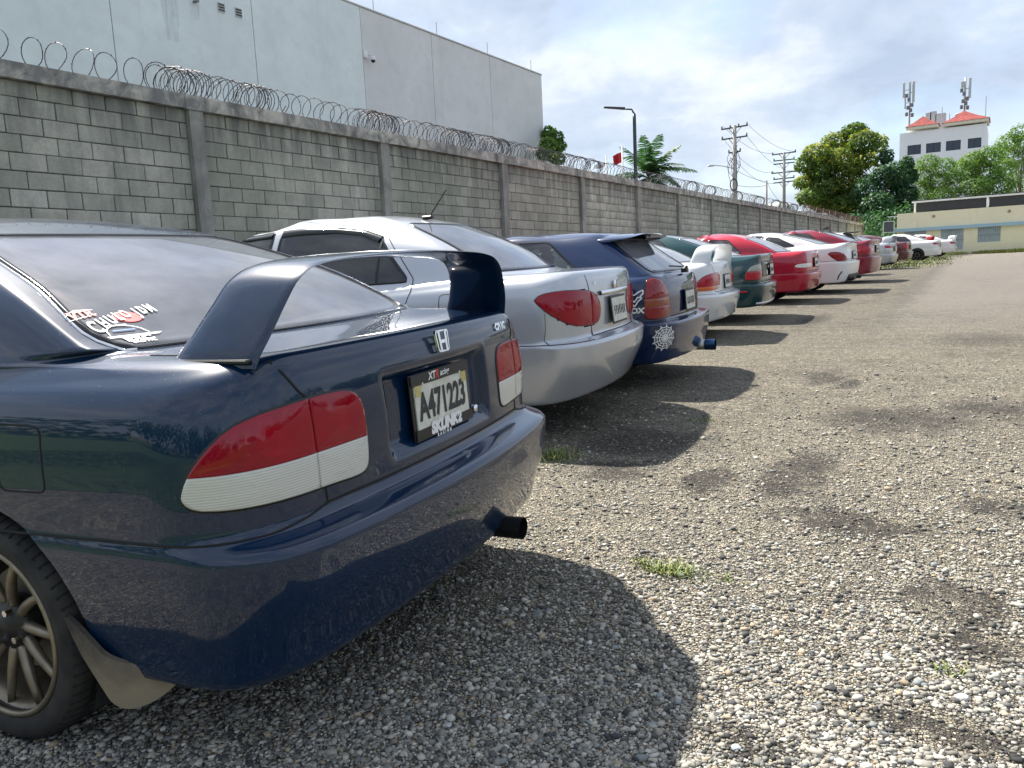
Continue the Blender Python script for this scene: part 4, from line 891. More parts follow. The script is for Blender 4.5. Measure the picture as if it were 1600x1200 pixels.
# ================================================================== car 1: the near navy sedan
def car_one():
    root = car_root((-2.2, 1.64, -.1485), 'dark navy sedan with tall rear wing and window stickers, nearest the camera'); wb, hw = 2.62, .847
    rows = sedan_rows(ywin=.695, wbase=.755); n = len(rows)
    subs = [3, 4, 5, 6, 5, 6, 5, 9, 8, 6, 5, 5, 5, 4, 7, 7, 4, 4, 3, 2]
    sh = Shell(rows, 1.2, NR=44, NC=34, NS=96, NFC=8, NF=6, subs=subs[:n-1]); sh.zws, sh.zwt = .93, 1.29
    G = sh.G; k0, k1 = sh.key[6], sh.key[11]
    # recess for the plate
    reg = G[k0:k1+1]; rear = reg[..., 0] < -.6
    def rr(y, z, y0, z0, z1, soft):
        dy = (y0-np.abs(y))/soft; dz = np.minimum(z-z0, z1-z)/soft; return smooth01(np.clip(np.minimum(dy, dz), 0, 1))
    m_ = rr(reg[..., 1], reg[..., 2], .295, .635, .862, .028)*rear
    reg[..., 0] += m_*.034
    sh.update()
    P = lambda y, z: (sh.arc_y(y, z, (6, 12)), z)
    S = lambda x, z: (sh.arc_at(x, z, (6, 12)), z)
    outl = np.array([(sh.arc3(*q), q[2]) for q in ((-.84, .392, .657), (-.84, .388, .70), (-.84, .386, .761), (-.838, .389, .80), (-.834, .401, .828), (-.828, .43, .845), (-.822, .50, .850), (-.816, .583, .848), (-.80, .65, .842), (-.778, .702, .834), (-.749, .748, .815), (-.715, .78, .775), (-.69, .80, .737), (-.673, .809, .70), (-.668, .811, .677), (-.680, .805, .660), (-.71, .787, .651), (-.783, .725, .646), (-.815, .64, .644), (-.831, .548, .642), (-.838, .433, .636), (-.84, .405, .641))])
    outl = chaikin(outl, 1)
    split = sh.arc3(-.828, .562, .75); zc = .724
    inner, outer = clip(outl, 0, split-.0012, False), clip(outl, 0, split+.0012, True)
    for sd in (1, -1):
        o2 = outl if sd > 0 else mirrored(outl); sh.cut('arc', o2, (6, 12), 0, .95); e = empty('tail_light', (0, 0, 0), 0, root)
        patch(sh, 'reflector', 'arc', o2, (6, 12), BOWL, e, -.018, 0, 72, -.008, .001)
        strip(sh, 'seal', 'arc', o2, (6, 12), BLACK, e, .011, .003, 0, True, .012)
        for nm, q, mt in (('red_lens', clip(inner, 1, zc), D_RED), ('clear_lens', clip(inner, 1, zc, False), CLEAR), ('red_lens', clip(outer, 1, zc), D_RED), ('clear_lens', clip(outer, 1, zc, False), CLEAR)):
            patch(sh, nm, 'arc', q if sd > 0 else mirrored(q), (6, 12), mt, e, .004, 0, 84, .003, .004, (1, .996, .93, .8, .6, .4, .2))
        for c3 in ((-.83, .475, .785), (-.79, .66, .775)):
            a_ = np.linspace(0, 2*np.pi, 20, endpoint=False); ac_ = sh.arc3(*c3); patch(sh, 'bulb_bowl', 'arc', np.stack([sd*(ac_+.038*np.cos(a_)), c3[2]+.038*np.sin(a_)], 1), (6, 12), CHROME, e, -.014, 0, 20, -.004, .016)
    # gaps
    aT = P(.655, .93); aB = P(.615, .862)
    for sd in (1, -1):
        strip(sh, 'trunk_gap', 'arc', [(sd*P(.622, .94)[0], .941), (sd*P(.612, .92)[0], .92), (sd*P(.588, .87)[0], .87), (sd*split, .849)], (6, 12), GAP, root, .007, .0018)
        strip(sh, 'trunk_gap', 'arc', [(sd*P(.545, .645)[0], .643), (sd*P(.545, .60)[0], .602)], (6, 12), GAP, root, .006, .0015)
        strip(sh, 'trunk_gap', 'top', [(-.785, sd*.625), (-.62, sd*.645), (-.46, sd*.66)], (11, 14), GAP, root, .006, .0015)
        strip(sh, 'bumper_gap', 'arc', [(sd*sh.arc_at(-.10, .545, (4, 8)), .566), (sd*sh.arc_at(-.40, .56, (4, 8)), .572), (sd*sh.arc_at(-.60, .57, (4, 8)), .576), (sd*P(.70, .578)[0], .580), (sd*P(.60, .585)[0], .590), (sd*P(.545, .60)[0], .602)], (4, 8), GAP, root, .006, .0015)
    strip(sh, 'trunk_gap', 'arc', [(-P(.545, .60)[0], .603), (-.3, .602), (0, .602), (.3, .602), (P(.545, .60)[0], .603)], (6, 8), GAP, root, .007, .001)
    fd = rounded([(-.275, .672), (-.275, .822), (-.12, .826), (-.12, .668)], .022)
    strip(sh, 'fuel_door_gap', 'side', fd, (6, 12), GAP, root, .005, .0012, 1, True, .012)
    p = rear_glass(sh, root, .683, .515, .966, 1.288, TINT_R, border=.016, r=.11)
    strip(sh, 'window_trim', 'rear', p.mean(0)+(p-p.mean(0))*1.022, (13, 17), CHROME, root, .006, .004, 0, True, .02)
    side_glass(sh, root, [[(.36, .985), (.98, .97), (.98, 1.285), (.60, 1.27)], [(1.04, .968), (2.02, .945), (1.62, 1.26), (1.04, 1.29)]], TINT)
    front_glass(sh, root, TINT)
    body_common(sh, root, NAVY, wb, .295)
    std_parts(sh, root, wb, hw, .295, 11, BRONZE, hero=True, rim=.222, twin=False)
    interior(root, wb, hw, 1.36, shelf=(-.30, .955))
    wing(root, [(.640, .932, -.538, -.778, .036), (.633, .955, -.545, -.785, .036), (.606, 1.005, -.575, -.802, .031), (.568, 1.065, -.603, -.815, .029), (.525, 1.116, -.618, -.824, .027), (.455, 1.146, -.624, -.829, .026), (.30, 1.161, -.624, -.832, .025), (0, 1.168, -.620, -.830, .025)], NAVY).location = (0, .032, 0)
    for sd in (1, -1): MB().add(*chamfer_box(.225, .044, .010, .003)).build('spoiler_pad', BLACK, root, loc=(-.655, sd*.634+.032, .9485))
    emblem_h(root, -.852, .912)
    # plate
    e = plate(root, -.838, .742, None, .05); e.name = 'license_plate'
    yz = lambda v, f, nm, mt, c, x=-.0085, sx=1.0: MB().add(np.stack([np.full(len(v), x), -(v[:, 0]*sx+c[0]), v[:, 1]+c[1]], 1), f).build(nm, mt, e)
    v, f = text_mesh('A471223', .105, 0, .004); yz(v, f, 'plate_number', PLATETXT, (0, -.004), sx=.275/np.ptp(v[:, 0]))
    MB().box((-.0075, 0, .076), (.004, .335, .030)).build('frame_top_bar', BLACK, e); MB().box((-.0075, 0, -.076), (.004, .335, .030)).build('frame_bottom_bar', BLACK, e)
    v, f = text_mesh('XT', .030, .2, .001); yz(v, f, 'frame_lettering', STICKW, (-.055, .077), -.0105)
    v, f = text_mesh('R', .034, .2, .001); yz(v, f, 'frame_lettering', STICKR, (-.026, .077), -.0105)
    v, f = text_mesh('acing', .026, .3, .0005); yz(v, f, 'frame_lettering', STICKW, (.018, .078), -.0105)
    v, f = text_mesh('SKUNK2', .044, .15, .0035); yz(v, f, 'frame_lettering', STICKW, (.0, -.070), -.0105, .185/np.ptp(v[:, 0]))
    v, f = text_mesh('RACING', .012, .15, .001, 2.2); yz(v, f, 'frame_lettering', STICKW, (-.02, -.094), -.0105)
    MB().box((-.0078, .135, .046), (.002, .03, .03)).box((-.0078, -.135, .046), (.002, .03, .03)).build('plate_tab', PLATEY, e)
    for yy in (.11, -.11): MB().tube([(-.006, yy, .062), (-.011, yy, .062)], .005, 8).build('plate_screw', CHROME, e)
    v, f = text_mesh('CIVIC', .030, .25, .002, 1.1)
    q = np.stack([-(v[:, 0]*1.25)-.475, v[:, 1]+.905], 1); Pp, Nn = sh.inv('rear', q, (6, 12)); MB().add(Pp+Nn*.005, f).build('badge_lettering', CHROME, root)
    # window stickers, lower left of the rear window
    W = (13, 17)
    for ch, y, z, sz, rt in (('C', .628, 1.020, .036, .24), ('H', .597, 1.028, .029, .24), ('U', .570, 1.034, .027, .20), ('L', .545, 1.040, .026, .2), ('O', .521, 1.044, .024, .1), ('J', .488, 1.046, .027, .06), ('D', .466, 1.050, .024, .12), ('M', .440, 1.053, .026, .14)):
        decal_text(sh, 'window_lettering', ch, 'rear', (y, z), sz, W, STICKW, root, rt*.5, .15, .0008, off=.0065, sx=1.05)
    a = np.linspace(0, 2*np.pi, 30, endpoint=False); patch(sh, 'window_sticker', 'rear', np.stack([.522+.036*np.cos(a), 1.039+.0135*np.sin(a)], 1), W, STICKR, root, .0045, 0, 30, thick=0)
    decal_text(sh, 'window_lettering', 'VTR', 'rear', (.618, 1.052), .022, W, STICKR, root, .10, .3, .001, off=.0055, sx=1.6)
    decal_poly(sh, 'window_lettering', 'rear', [[(.66, 1.040), (.58, 1.052)], [(.655, 1.050), (.62, 1.064), (.575, 1.062)]], W, STICKW, root, .002, off=.0056)
    dome_ = [(.575-.048*math.cos(t), .999+.022*math.sin(t)) for t in np.linspace(0, math.pi, 14)]
    decal_poly(sh, 'window_sticker', 'rear', [dome_, [(.640, .9965), (.500, .9965)], [(.632, .9940), (.508, .9940)], [(.600, 1.0215), (.552, 1.0215)]], W, STICKW, root, .0034, off=.0060)
    decal_poly(sh, 'window_sticker', 'rear', [[(.603, 1.009), (.548, 1.009)]], W, STICKB, root, .005, off=.0062)
    decal_text(sh, 'window_lettering', 'EXC', 'rear', (.572, .9878), .014, W, STICKW, root, 0, 0, .0008, off=.0062, sx=2.6)
    decal_text(sh, 'window_lettering', 'EXOTIC', 'rear', (.572, .9812), .006, W, STICKW, root, 0, 0, .0003, off=.0062, sx=2.4, spacing=1.2)
    MB().lathe([(0, -.006), (.012, -.006), (.014, 0), (.014, .01)], 16, 'x', (-.832, -.225, .668)).build('trunk_lock', CHROME, root, smooth=True)
    # exhaust, mudflap
    a = [(-.955, -.27, .262), (-.80, -.27, .262), (-.6, -.26, .26)]
    ex = MB().tube(a, .036, 16, False).tube([(-.955, -.27, .262), (-.82, -.27, .262)], .031, 16, False).build('exhaust_pipe', simple('black_exhaust', (0.02, 0.02, 0.022), 0.35, 0.5), root, smooth=True)
    t = NT('muddy_rubber'); co = t.co('Object'); sp = t.new('ShaderNodeSeparateXYZ'); t.L.new(co, sp.inputs[0]); nz = t.noise(14, 6, .7, co)
    f_ = t.ramp(t.math('ADD', t.math('MULTIPLY', sp.outputs[2], -2.2), t.math('MULTIPLY', nz, .5)), [(0.0, 0.9), (0.02, 0.0)])
    mud = t.ramp(t.math('ADD', sp.outputs[2], t.math('MULTIPLY', nz, .16)), [(0.27, 1.0), (0.42, 0.1)])
    t.set(color=t.mix(mud, (0.03, 0.03, 0.03), (0.29, 0.245, 0.18)), rough=0.9, spec=.2)
    fp = rounded([(-.268, .385), (-.315, .36), (-.40, .285), (-.47, .265), (-.545, .262), (-.515, .205), (-.46, .165), (-.405, .150), (-.37, .165), (-.325, .26)], .03, 4); n_ = len(fp)
    for sd in (1, -1):
        yy = lambda p: sd*(.836-.10*np.clip((-p[:, 0]-.36)/.2, 0, 1)**1.6-.02*np.clip((.3-p[:, 1])/.15, 0, 1)); c = fp.mean(0); V = []
        for f_, d in ((1, 0), (.7, .004), (.3, .006), (1, -.012)):
            q = c+(fp-c)*f_; V.append(np.stack([q[:, 0], yy(q)+sd*d, q[:, 1]], 1))
        V = np.concatenate(V); F = [(n_*r+k, n_*r+(k+1) % n_, n_*(r+1)+(k+1) % n_, n_*(r+1)+k) for r in (0, 1) for k in range(n_)]+[tuple(2*n_+k for k in range(n_)), tuple(3*n_+k for k in range(n_-1, -1, -1))]+[(k, 3*n_+k, 3*n_+(k+1) % n_, (k+1) % n_) for k in range(n_)]
        MB().add(V, F).build('mudflap', t.m, root, auto=40)
    return root
car_one()
# ================================================================== the other cars
def simple_lamp(sh, root, yi, xo, z0, z1, cuts, rows=(6, 12), r=.03, slant=0.0, tri=0.0):
    """lamp from rear y=yi round the corner to side x=xo, between z0 and z1; cuts: list of (z_lo, z_hi, material)"""
    ai = sh.arc_y(yi, (z0+z1)/2, rows); ao = sh.arc_at(xo, (z0+z1)/2, rows)
    poly = rounded([(ai, z0), (ai, z1), (ao-slant*.5, z1-tri*.3), (ao, z1-tri), (ao-slant, z0)], r)
    parts = []
    for lo, hi, mt in cuts:
        q = clip(clip(poly, 1, lo), 1, hi, False)
        if len(q) > 2: parts.append(('lens', q, mt))
    lamp(sh, root, parts, rows, dome=.004)
def make_car(label, pose, pm, rows, wb=2.62, hw=.847, R=.30, glass=GLASS, sidew=None, rear=None, spokes=8, rimmat=STEEL, bz=.25, Lf=3.45, xb=-.95, seats=SEATM, detail=1, zws=.93, zwt=1.29, shelf=(-.3, .955), arch=.040, trim=None, twin=True, plate_=None, group='cars parked in a row along the wall', NRC=None, sideglass=None, rglass=None, rr=.06):
    root = car_root(pose, label, group)
    NR, NC, NS, sub = (22, 20, 60, 5) if detail == 2 else ((14, 14, 44, 3) if detail == 1 else (8, 8, 30, 2))
    sh = Shell(rows, 1.2, NR, NC, NS, 6, 4, sub); sh.zws, sh.zwt = zws, zwt; sh.root = root
    if rear: rear_glass(sh, root, *rear, rglass or RGLASS, r=rr)
    if sidew: side_glass(sh, root, sidew, sideglass or glass, trim=trim)
    front_glass(sh, root, glass)
    def finish():
        body_common(sh, root, pm, wb, R, arch); std_parts(sh, root, wb, hw, R, spokes, rimmat, bz=bz, Lf=Lf, xb=xb, twin=twin, rim=R-.085)
        interior(root, wb, hw, zwt, seats, shelf)
        return root
    sh.finish = finish; return sh, root
def lamp3(sh, root, pts, cuts, rows=(6, 12), smooth=1, dome=.004, housing=True, name='tail_light', deep=False):
    """tail light from 3D points on the left rear corner; cuts: (name, z_lo, z_hi, arc_lo, arc_hi, material) with arcs as (x,y,z) or None"""
    poly = chaikin(np.array([(sh.arc3(*q), q[2]) for q in pts]), smooth); parts = []
    if deep:
        housing = False
        for sd in (1, -1): sh.cut('arc', poly if sd > 0 else mirrored(poly), rows, 0, .95)
    if housing: parts.append(('lamp_housing', poly.mean(0)+(poly-poly.mean(0))*1.03, FRIT))
    for nm, zl, zh, al, ah, mt in cuts:
        q = poly
        if zl is not None: q = clip(q, 1, zl)
        if zh is not None: q = clip(q, 1, zh, False)
        if al is not None: q = clip(q, 0, sh.arc3(*al)+.0015)
        if ah is not None: q = clip(q, 0, sh.arc3(*ah)-.0015, False)
        if len(q) > 2: parts.append((nm, q, mt))
    for sd in (1, -1):
        e = empty(name, (0, 0, 0), 0, root)
        if deep: patch(sh, 'reflector', 'arc', poly if sd > 0 else mirrored(poly), rows, BOWL, e, -.018, 0, 72, -.008, .001); strip(sh, 'seal', 'arc', poly if sd > 0 else mirrored(poly), rows, BLACK, e, .006, .003, 0, True, .02)
        for nm, q, mt in parts:
            patch(sh, nm, 'arc', q if sd > 0 else mirrored(q), rows, mt, e, .0015 if nm == 'lamp_housing' else .004, 0, 48, 0 if nm == 'lamp_housing' else dome, .010)
    return poly
def gaps(sh, root, yl, ztop, zl1, zl0, zb, xs=-.5):
    P = lambda y, z: sh.arc_y(y, z, (6, 12))
    for sd in (1, -1):
        strip(sh, 'trunk_gap', 'arc', [(sd*P(yl+.03, ztop), ztop), (sd*P(yl, zl1), zl1)], (6, 12), GAP, root, .007, .0018)
        strip(sh, 'trunk_gap', 'arc', [(sd*P(yl, zl0), zl0), (sd*P(yl, zb+.02), zb+.02)], (6, 12), GAP, root, .007, .0018)
        strip(sh, 'bumper_gap', 'arc', [(sd*sh.arc_at(xs, zb, (4, 8)), zb-.004), (sd*sh.arc_at((xs-.72)/2, zb, (4, 8)), zb), (sd*P(yl+.1, zb), zb+.004)], (4, 8), GAP, root, .007, .0018)
    a = P(yl, zb+.02); strip(sh, 'trunk_gap', 'arc', [(-a, zb+.02), (0, zb+.02), (a, zb+.02)], (6, 8), GAP, root, .008, .0015)
def round_lens(sh, root, c3, r, mat, rows=(6, 12), name='lamp_reflector', off=.009):
    a = np.linspace(0, 2*np.pi, 24, endpoint=False); ac = sh.arc3(*c3)
    for sd in (1, -1): patch(sh, name, 'arc', np.stack([sd*(ac+r*np.cos(a)), c3[2]+r*np.sin(a)], 1), rows, mat, root, off, 0, 24, .004, .004)
# ---- car 2: silver white sedan
def car_two():
    pm = paint('silver_paint', (0.47, 0.49, 0.53), 0.5, 0.32, 0.08)
    rows = sedan_rows(xb=-1.05, xt=-.955, zbt=.60, zd=1.035, hw=.853, zsh=.985, xwb=-.42, zwb=1.045, xwt=.34, zwt=1.425, zr=1.515, wtop=.56, wbase=.735, cp=.42, cowl=2.72, wst=2.0, Lf=3.55, bz=.26, ywin=.61, tuck=.05, bow=.04, bob=.05, rcx=.27, rcy=.27)
    sh, root = make_car('silver white sedan with roof antenna and dark tinted windows behind the navy sedan', (-3.153, 4.656, -.147), pm, rows, 2.60, .853, .305, TINT, [[(.20, 1.03), (1.29, 1.01), (1.29, 1.40), (1.08, 1.408), (.84, 1.400), (.62, 1.368), (.44, 1.30)], [(1.37, 1.01), (2.35, .99), (1.98, 1.36), (1.37, 1.40)]], (.60, .47, 1.065, 1.412), bz=.26, xb=-1.03, detail=2, shelf=(-.34, 1.0), zws=1.0, zwt=1.37, rglass=TINT_R)
    lamp3(sh, root, [(-.695, .815, .878), (-.705, .811, .895), (-.734, .795, .915), (-.813, .736, .930), (-.88, .60, .925), (-.91, .465, .914), (-.928, .357, .885), (-.938, .306, .83), (-.938, .302, .77), (-.934, .33, .722), (-.93, .385, .700), (-.91, .517, .700), (-.862, .686, .716), (-.783, .782, .788), (-.74, .80, .83)], [('red_lens', None, None, None, (-.92, .435, .8), D_RED), ('red_lens', None, None, (-.92, .435, .8), None, D_RED)], deep=True)
    pink = lens('pink_reflector', (0.48, 0.22, 0.20), 200, .2); round_lens(sh, root, (-.912, .487, .80), .045, pink, off=-.010); round_lens(sh, root, (-.934, .365, .80), .042, lens('pale_reflector_lens', (0.75, 0.62, 0.58), 200, .2), off=-.008)
    VISOR = simple('smoked_visor', (0.02, 0.024, 0.024), 0.12, var=.1)
    gaps(sh, root, .445, 1.01, .912, .70, .612, -.20)
    for sd in (1, -1): strip(sh, 'bumper_gap', 'arc', [(sd*sh.arc3(-.755, .80, .74), .80), (sd*sh.arc3(-.755, .805, .70), .70), (sd*sh.arc3(-.757, .808, .62), .616)], (5, 12), GAP, root, .004, .001)
    strip(sh, 'fuel_door_gap', 'side', rounded([(-.06, .80), (-.06, .94), (-.22, .94), (-.22, .80)], .03), (6, 12), GAP, root, .005, .0015, 1, True, .02)
    for sd in (1, -1):
        strip(sh, 'door_gap', 'side', [(.40, 1.315), (.27, 1.18), (.17, 1.05), (.155, .97), (.19, .86), (.33, .72)], (6, 17), GAP, root, .007, .0018, sd)
        strip(sh, 'window_visor', 'side', [(.46, 1.312), (.62, 1.366), (.84, 1.396), (1.08, 1.403), (1.28, 1.398)], (13, 18), VISOR, root, .062, .012, sd)
        strip(sh, 'window_visor', 'side', [(1.38, 1.396), (1.7, 1.385), (1.93, 1.355)], (13, 18), VISOR, root, .062, .012, sd)
        strip(sh, 'window_divider', 'side', [(.44, 1.03), (.44, 1.30)], (13, 17), BLACK, root, .02, .006, sd)
    strip(sh, 'trunk_garnish', 'rear', [(-.30, .885), (.30, .885)], (6, 12), CHROME, root, .030, .018)
    sh.finish(); R_ = root
    plate(R_, -.975, .765, 'marks', .10)
    MB().lathe([(0, -.004), (.028, -.004), (.034, 0), (.034, .003), (0, .003)], 20, 'x', (-.958, 0, .925)).build('emblem', CHROME, R_, smooth=True)
    v, f = text_mesh('LE', .030, 0, .001, 1.1); q = np.stack([-v[:, 0]+.36, v[:, 1]+.955], 1); Pp, Nn = sh.inv('rear', q, (6, 12)); MB().add(Pp+Nn*.004, f).build('badge_lettering', CHROME, R_)
    e = MB().add(*chamfer_box(.09, .045, .03, .01)).build('antenna', BLACK, R_, loc=(.45, 0, 1.472)); MB().tube([(-.02, 0, .01), (-.17, 0, .185)], [.006, .004], 6).build('antenna_rod', BLACK, e)
    return sh, root
C2, R2 = car_two()
# ---- car 3: navy hatchback
def hatch_rows(xb=-.845, xt=-.735, zbt=.555, hw=.847, zg=.93, xwb=-.66, xwt=-.23, zwt=1.268, zr=1.352, wtop=.60, wbase=.76, bow=.05, rcx=.22, rcy=.22, Lf=3.40, cowl=2.35, wst=1.6, bz=.25, cp=.42):
    k = hw/.847; R = []
    def add(*v, **kw): d = dict(zip(KEYS, v)); d.update(kw); R.append(d)
    zc = zbt
    add(xb+.36, bz+.005, .04, .20, .25, .70*k, .66*k, bz-.01, .21, 3.0)
    add(xb+.06, bz, bow, rcx, rcy, .82*k, .79*k, bz-.02, .20, Lf-.07)
    add(xb+.03, bz+.075, bow, rcx, rcy, .838*k, .81*k, bz+.06, .28, Lf-.03)
    add(xb+.004, zc-.10, bow, rcx, rcy, .845*k, .826*k, zc-.10, .44, Lf)
    add(xb, zc-.015, bow, rcx, rcy, .847*k, .829*k, zc-.015, .52, Lf)
    add(xb+.012, zc+.004, bow, rcx, rcy, .846*k, .828*k, zc+.002, .535, Lf-.005)
    add(xt-.006, zc+.018, bow, rcx, rcy, .842*k, .824*k, zc+.018, .56, Lf-.02)
    add(xt, zc+.035, bow, rcx, rcy, .842*k, .824*k, zc+.035, .58, Lf-.03)
    add(xt, zc+.17, bow, rcx, rcy, .845*k, .826*k, zc+.15, .66, Lf-.10)
    add(xt+.008, zc+.28, bow, rcx, rcy, .84*k, .818*k, zc+.26, .74, Lf-.18)
    add(xt+.02, zg-.04, bow, rcx, rcy, .832*k, .805*k, zg-.06, .79, Lf-.32)
    add(xt+.032, zg-.012, bow, rcx+.02, rcy-.02, .822*k, .79*k, zg-.028, .82, Lf-.5)
    add(xt+.05, zg, bow, rcx+.05, rcy-.05, .812*k, .78*k, zg-.012, .845, Lf-.8)
    add(xwb-.01, zg+.012, bow+.02, cp*.85, .12, .80*k, .775*k, zg-.002, .87, cowl+.15)
    add(xwb, zg+.022, bow+.02, cp*.9, .11, .788*k, .768*k, zg+.008, .895, cowl, frcx=.35)
    add(xwb*.5+xwt*.5, zg+(zwt-zg)*.54, bow+.02, cp*.95, .11, .715*k, .70*k, zg+(zwt-zg)*.48, .895+(zwt-.895)*.5, cowl-.33, frcx=.3, zm=zg+(zwt-zg)*.52)
    add(xwt, zwt, bow, cp*.8, .10, wtop+.03, wtop+.01, zwt-.025, zwt-.03, wst, frcx=.25, zm=zwt+.015)
    add(xwt+.05, zwt+.03, bow, cp*.7, .10, wtop-.01, wtop-.03, zwt+.01, zwt-.0, wst-.12, frcx=.25, zm=zwt+.04)
    add(xwt+.30, zwt+.058, .05, .30, .16, wtop-.14, wtop-.16, zwt+.046, zwt+.03, wst-.3, frcx=.2, zm=zr-.018)
    add(xwt+.60, zr-.012, .03, .2, .12, .25, .22, zr-.018, zr-.02, wst-.42, frcx=.15, frcy=.12, zm=zr-.004)
    add(xwt+.85, zr-.002, .01, .08, .012, .025, .022, zr-.003, zr-.004, wst-.52, frcx=.1, frcy=.015, zm=zr)
    return R
def car_three():
    pm = paint('navy_hatch_paint', (0.004, 0.020, 0.075), 0.0, 0.32, 0.018)
    sh, root = make_car('navy hatchback with spider web and fox stickers, third car from the camera', (-3.069, 6.49, -.115), pm, hatch_rows(), 2.62, .847, .295, GLASS, [[(-.02, .985), (.84, .965), (.84, 1.268), (.30, 1.255)], [(.92, .965), (2.02, .945), (1.60, 1.238), (.92, 1.275)]], (.63, .52, .965, 1.248), xb=-.80, detail=2, shelf=(-.55, .93), zws=.95, zwt=1.27)
    lamp3(sh, root, [(-.572, .799, .615), (-.571, .799, .68), (-.571, .799, .746), (-.574, .775, .83), (-.578, .749, .89), (-.591, .721, .915), (-.62, .67, .915), (-.652, .62, .905), (-.683, .543, .849), (-.695, .515, .80), (-.699, .503, .75), (-.702, .49, .667), (-.702, .49, .62), (-.695, .52, .592), (-.662, .69, .588), (-.60, .775, .594)], [('red_lens', .757, None, None, None, DRED), ('amber_lens', .69, .757, None, None, lens('smoked_amber_lens', (0.22, 0.045, 0.022))), ('red_lens', None, .69, None, None, DRED)])
    gaps(sh, root, .48, .935, .90, .59, .575, -.20)
    side = lambda pts: [(x, z) for x, z in pts]
    fox = [[(-.435, .775), (-.47, .80), (-.50, .792), (-.53, .815), (-.565, .832), (-.562, .80), (-.545, .785), (-.555, .765), (-.53, .745), (-.515, .72), (-.50, .70), (-.485, .725), (-.47, .75), (-.455, .735), (-.45, .755), (-.435, .775)], [(-.475, .775), (-.50, .735), (-.525, .775), (-.548, .775)]]
    decal_poly(sh, 'side_sticker', 'side', fox, (6, 12), STICKW, root, .011, 1)
    decal_text(sh, 'side_lettering', 'FOX', 'side', (-.505, .668), .058, (6, 12), STICKW, root, 0, .1, .003, 1, -1, .005, 1.1)
    ac, zc_ = sh.arc3(-.698, .74, .446), .446; web = []
    for k in range(12): t = 2*math.pi*k/12+.1; web.append([(ac, zc_), (ac+.105*math.cos(t), zc_+.105*math.sin(t))])
    for r_ in (.03, .052, .073, .094):
        ring = []
        for k in range(12):
            t0, t1 = 2*math.pi*k/12+.1, 2*math.pi*(k+1)/12+.1; m_ = (t0+t1)/2; ring += [(ac+r_*math.cos(t0), zc_+r_*math.sin(t0)), (ac+r_*.86*math.cos(m_), zc_+r_*.86*math.sin(m_))]
        web.append(ring+ring[:1])
    decal_poly(sh, 'bumper_sticker', 'arc', web, (0, 6), STICKW, root, .0075)
    sh.finish(); plate(root, -.755, .70, 'marks', .06)
    wing(root, [(.595, 1.225, -.16, -.22, .02), (.58, 1.243, -.12, -.36, .026), (.50, 1.262, -.08, -.43, .03), (.30, 1.282, -.05, -.455, .03), (0, 1.288, -.04, -.46, .03)], pm)
    MB().box((-.452, 0, 1.266), (.02, .30, .026)).build('brake_light', simple('smoked_red', (0.05, 0.012, 0.012), 0.2), root)
    w_ = MB().tube([(-.70, 0, .945), (-.73, -.02, .985)], .016, 8).box((-.715, 0, .95), (.05, .07, .035)).build('rear_wiper', BLACK, root); MB().tube([(-.695, .0, .985), (-.65, .28, 1.0)], .007, 6).build('wiper_arm', BLACK, w_)
    blue = simple('blued_titanium', (0.05, 0.12, 0.25), 0.3, 0.9); MB().tube([(-.92, -.25, .265), (-.83, -.25, .265)], .050, 20, False).tube([(-.92, -.25, .265), (-.84, -.25, .265)], .044, 20, False).build('exhaust_tip', blue, root, smooth=True); MB().tube([(-.83, -.25, .265), (-.45, -.25, .265)], .048, 16).build('muffler', STEEL, root, smooth=True)
    return sh, root
C3, R3 = car_three()
C4, R4 = make_car('white sedan with tall rear wing next to the navy hatchback', (-3.857, 9.82, -.093), paint('white_sedan_paint', (0.66, 0.67, 0.68), 0.1, 0.32, 0.10), sedan_rows(ywin=.65), 2.62, .847, .295, GLASS, [[(.36, .985), (.98, .97), (.98, 1.285), (.60, 1.27)], [(1.04, .968), (2.02, .945), (1.62, 1.26), (1.04, 1.29)]], (.635, .50, .975, 1.288), detail=1)
lamp3(C4, R4, [(-.663, .811, .65), (-.665, .811, .69), (-.68, .804, .74), (-.746, .754, .80), (-.80, .64, .822), (-.83, .44, .830), (-.841, .345, .81), (-.843, .34, .70), (-.843, .36, .630), (-.829, .521, .622), (-.74, .765, .622), (-.67, .808, .625)], [('red_lens', .668, None, None, None, RED), ('amber_lens', None, .668, (-.837, .45, .64), None, AMBER), ('clear_lens', None, .668, None, (-.837, .45, .64), CLEAR)])
gaps(C4, R4, .55, .935, .828, .62, .575, -.20); C4.finish()
WHITE4 = bpy.data.materials['white_sedan_paint']
wing(R4, [(.640, .90, -.535, -.790, .036), (.632, .950, -.545, -.793, .036), (.612, 1.03, -.572, -.805, .032), (.575, 1.10, -.598, -.818, .030), (.50, 1.143, -.615, -.828, .028), (.30, 1.162, -.618, -.832, .027), (0, 1.168, -.615, -.830, .027)], WHITE4)
plate(R4, -.868, .705, 'marks', .08); emblem_h(R4, -.852, .90, .06)
C5, R5 = make_car('dark teal green sedan with a dented trunk between the white and red cars', (-3.97, 12.158, -.103), paint('teal_paint', (0.004, 0.042, 0.050), 0.0, 0.32, 0.02), sedan_rows(xb=-1.0, xt=-.93, zd=.985, zsh=.925, zwb=1.0, xwb=-.42, xwt=.36, zwt=1.315, zr=1.40, hw=.87, wbase=.755, wtop=.60, ywin=.66, lip=.03), 2.71, .87, .30, GLASS, [[(.30, 1.0), (.98, .985), (.98, 1.30), (.62, 1.285)], [(1.04, .985), (2.1, .96), (1.65, 1.27), (1.04, 1.305)]], (.645, .51, .99, 1.30), xb=-1.0, detail=1)
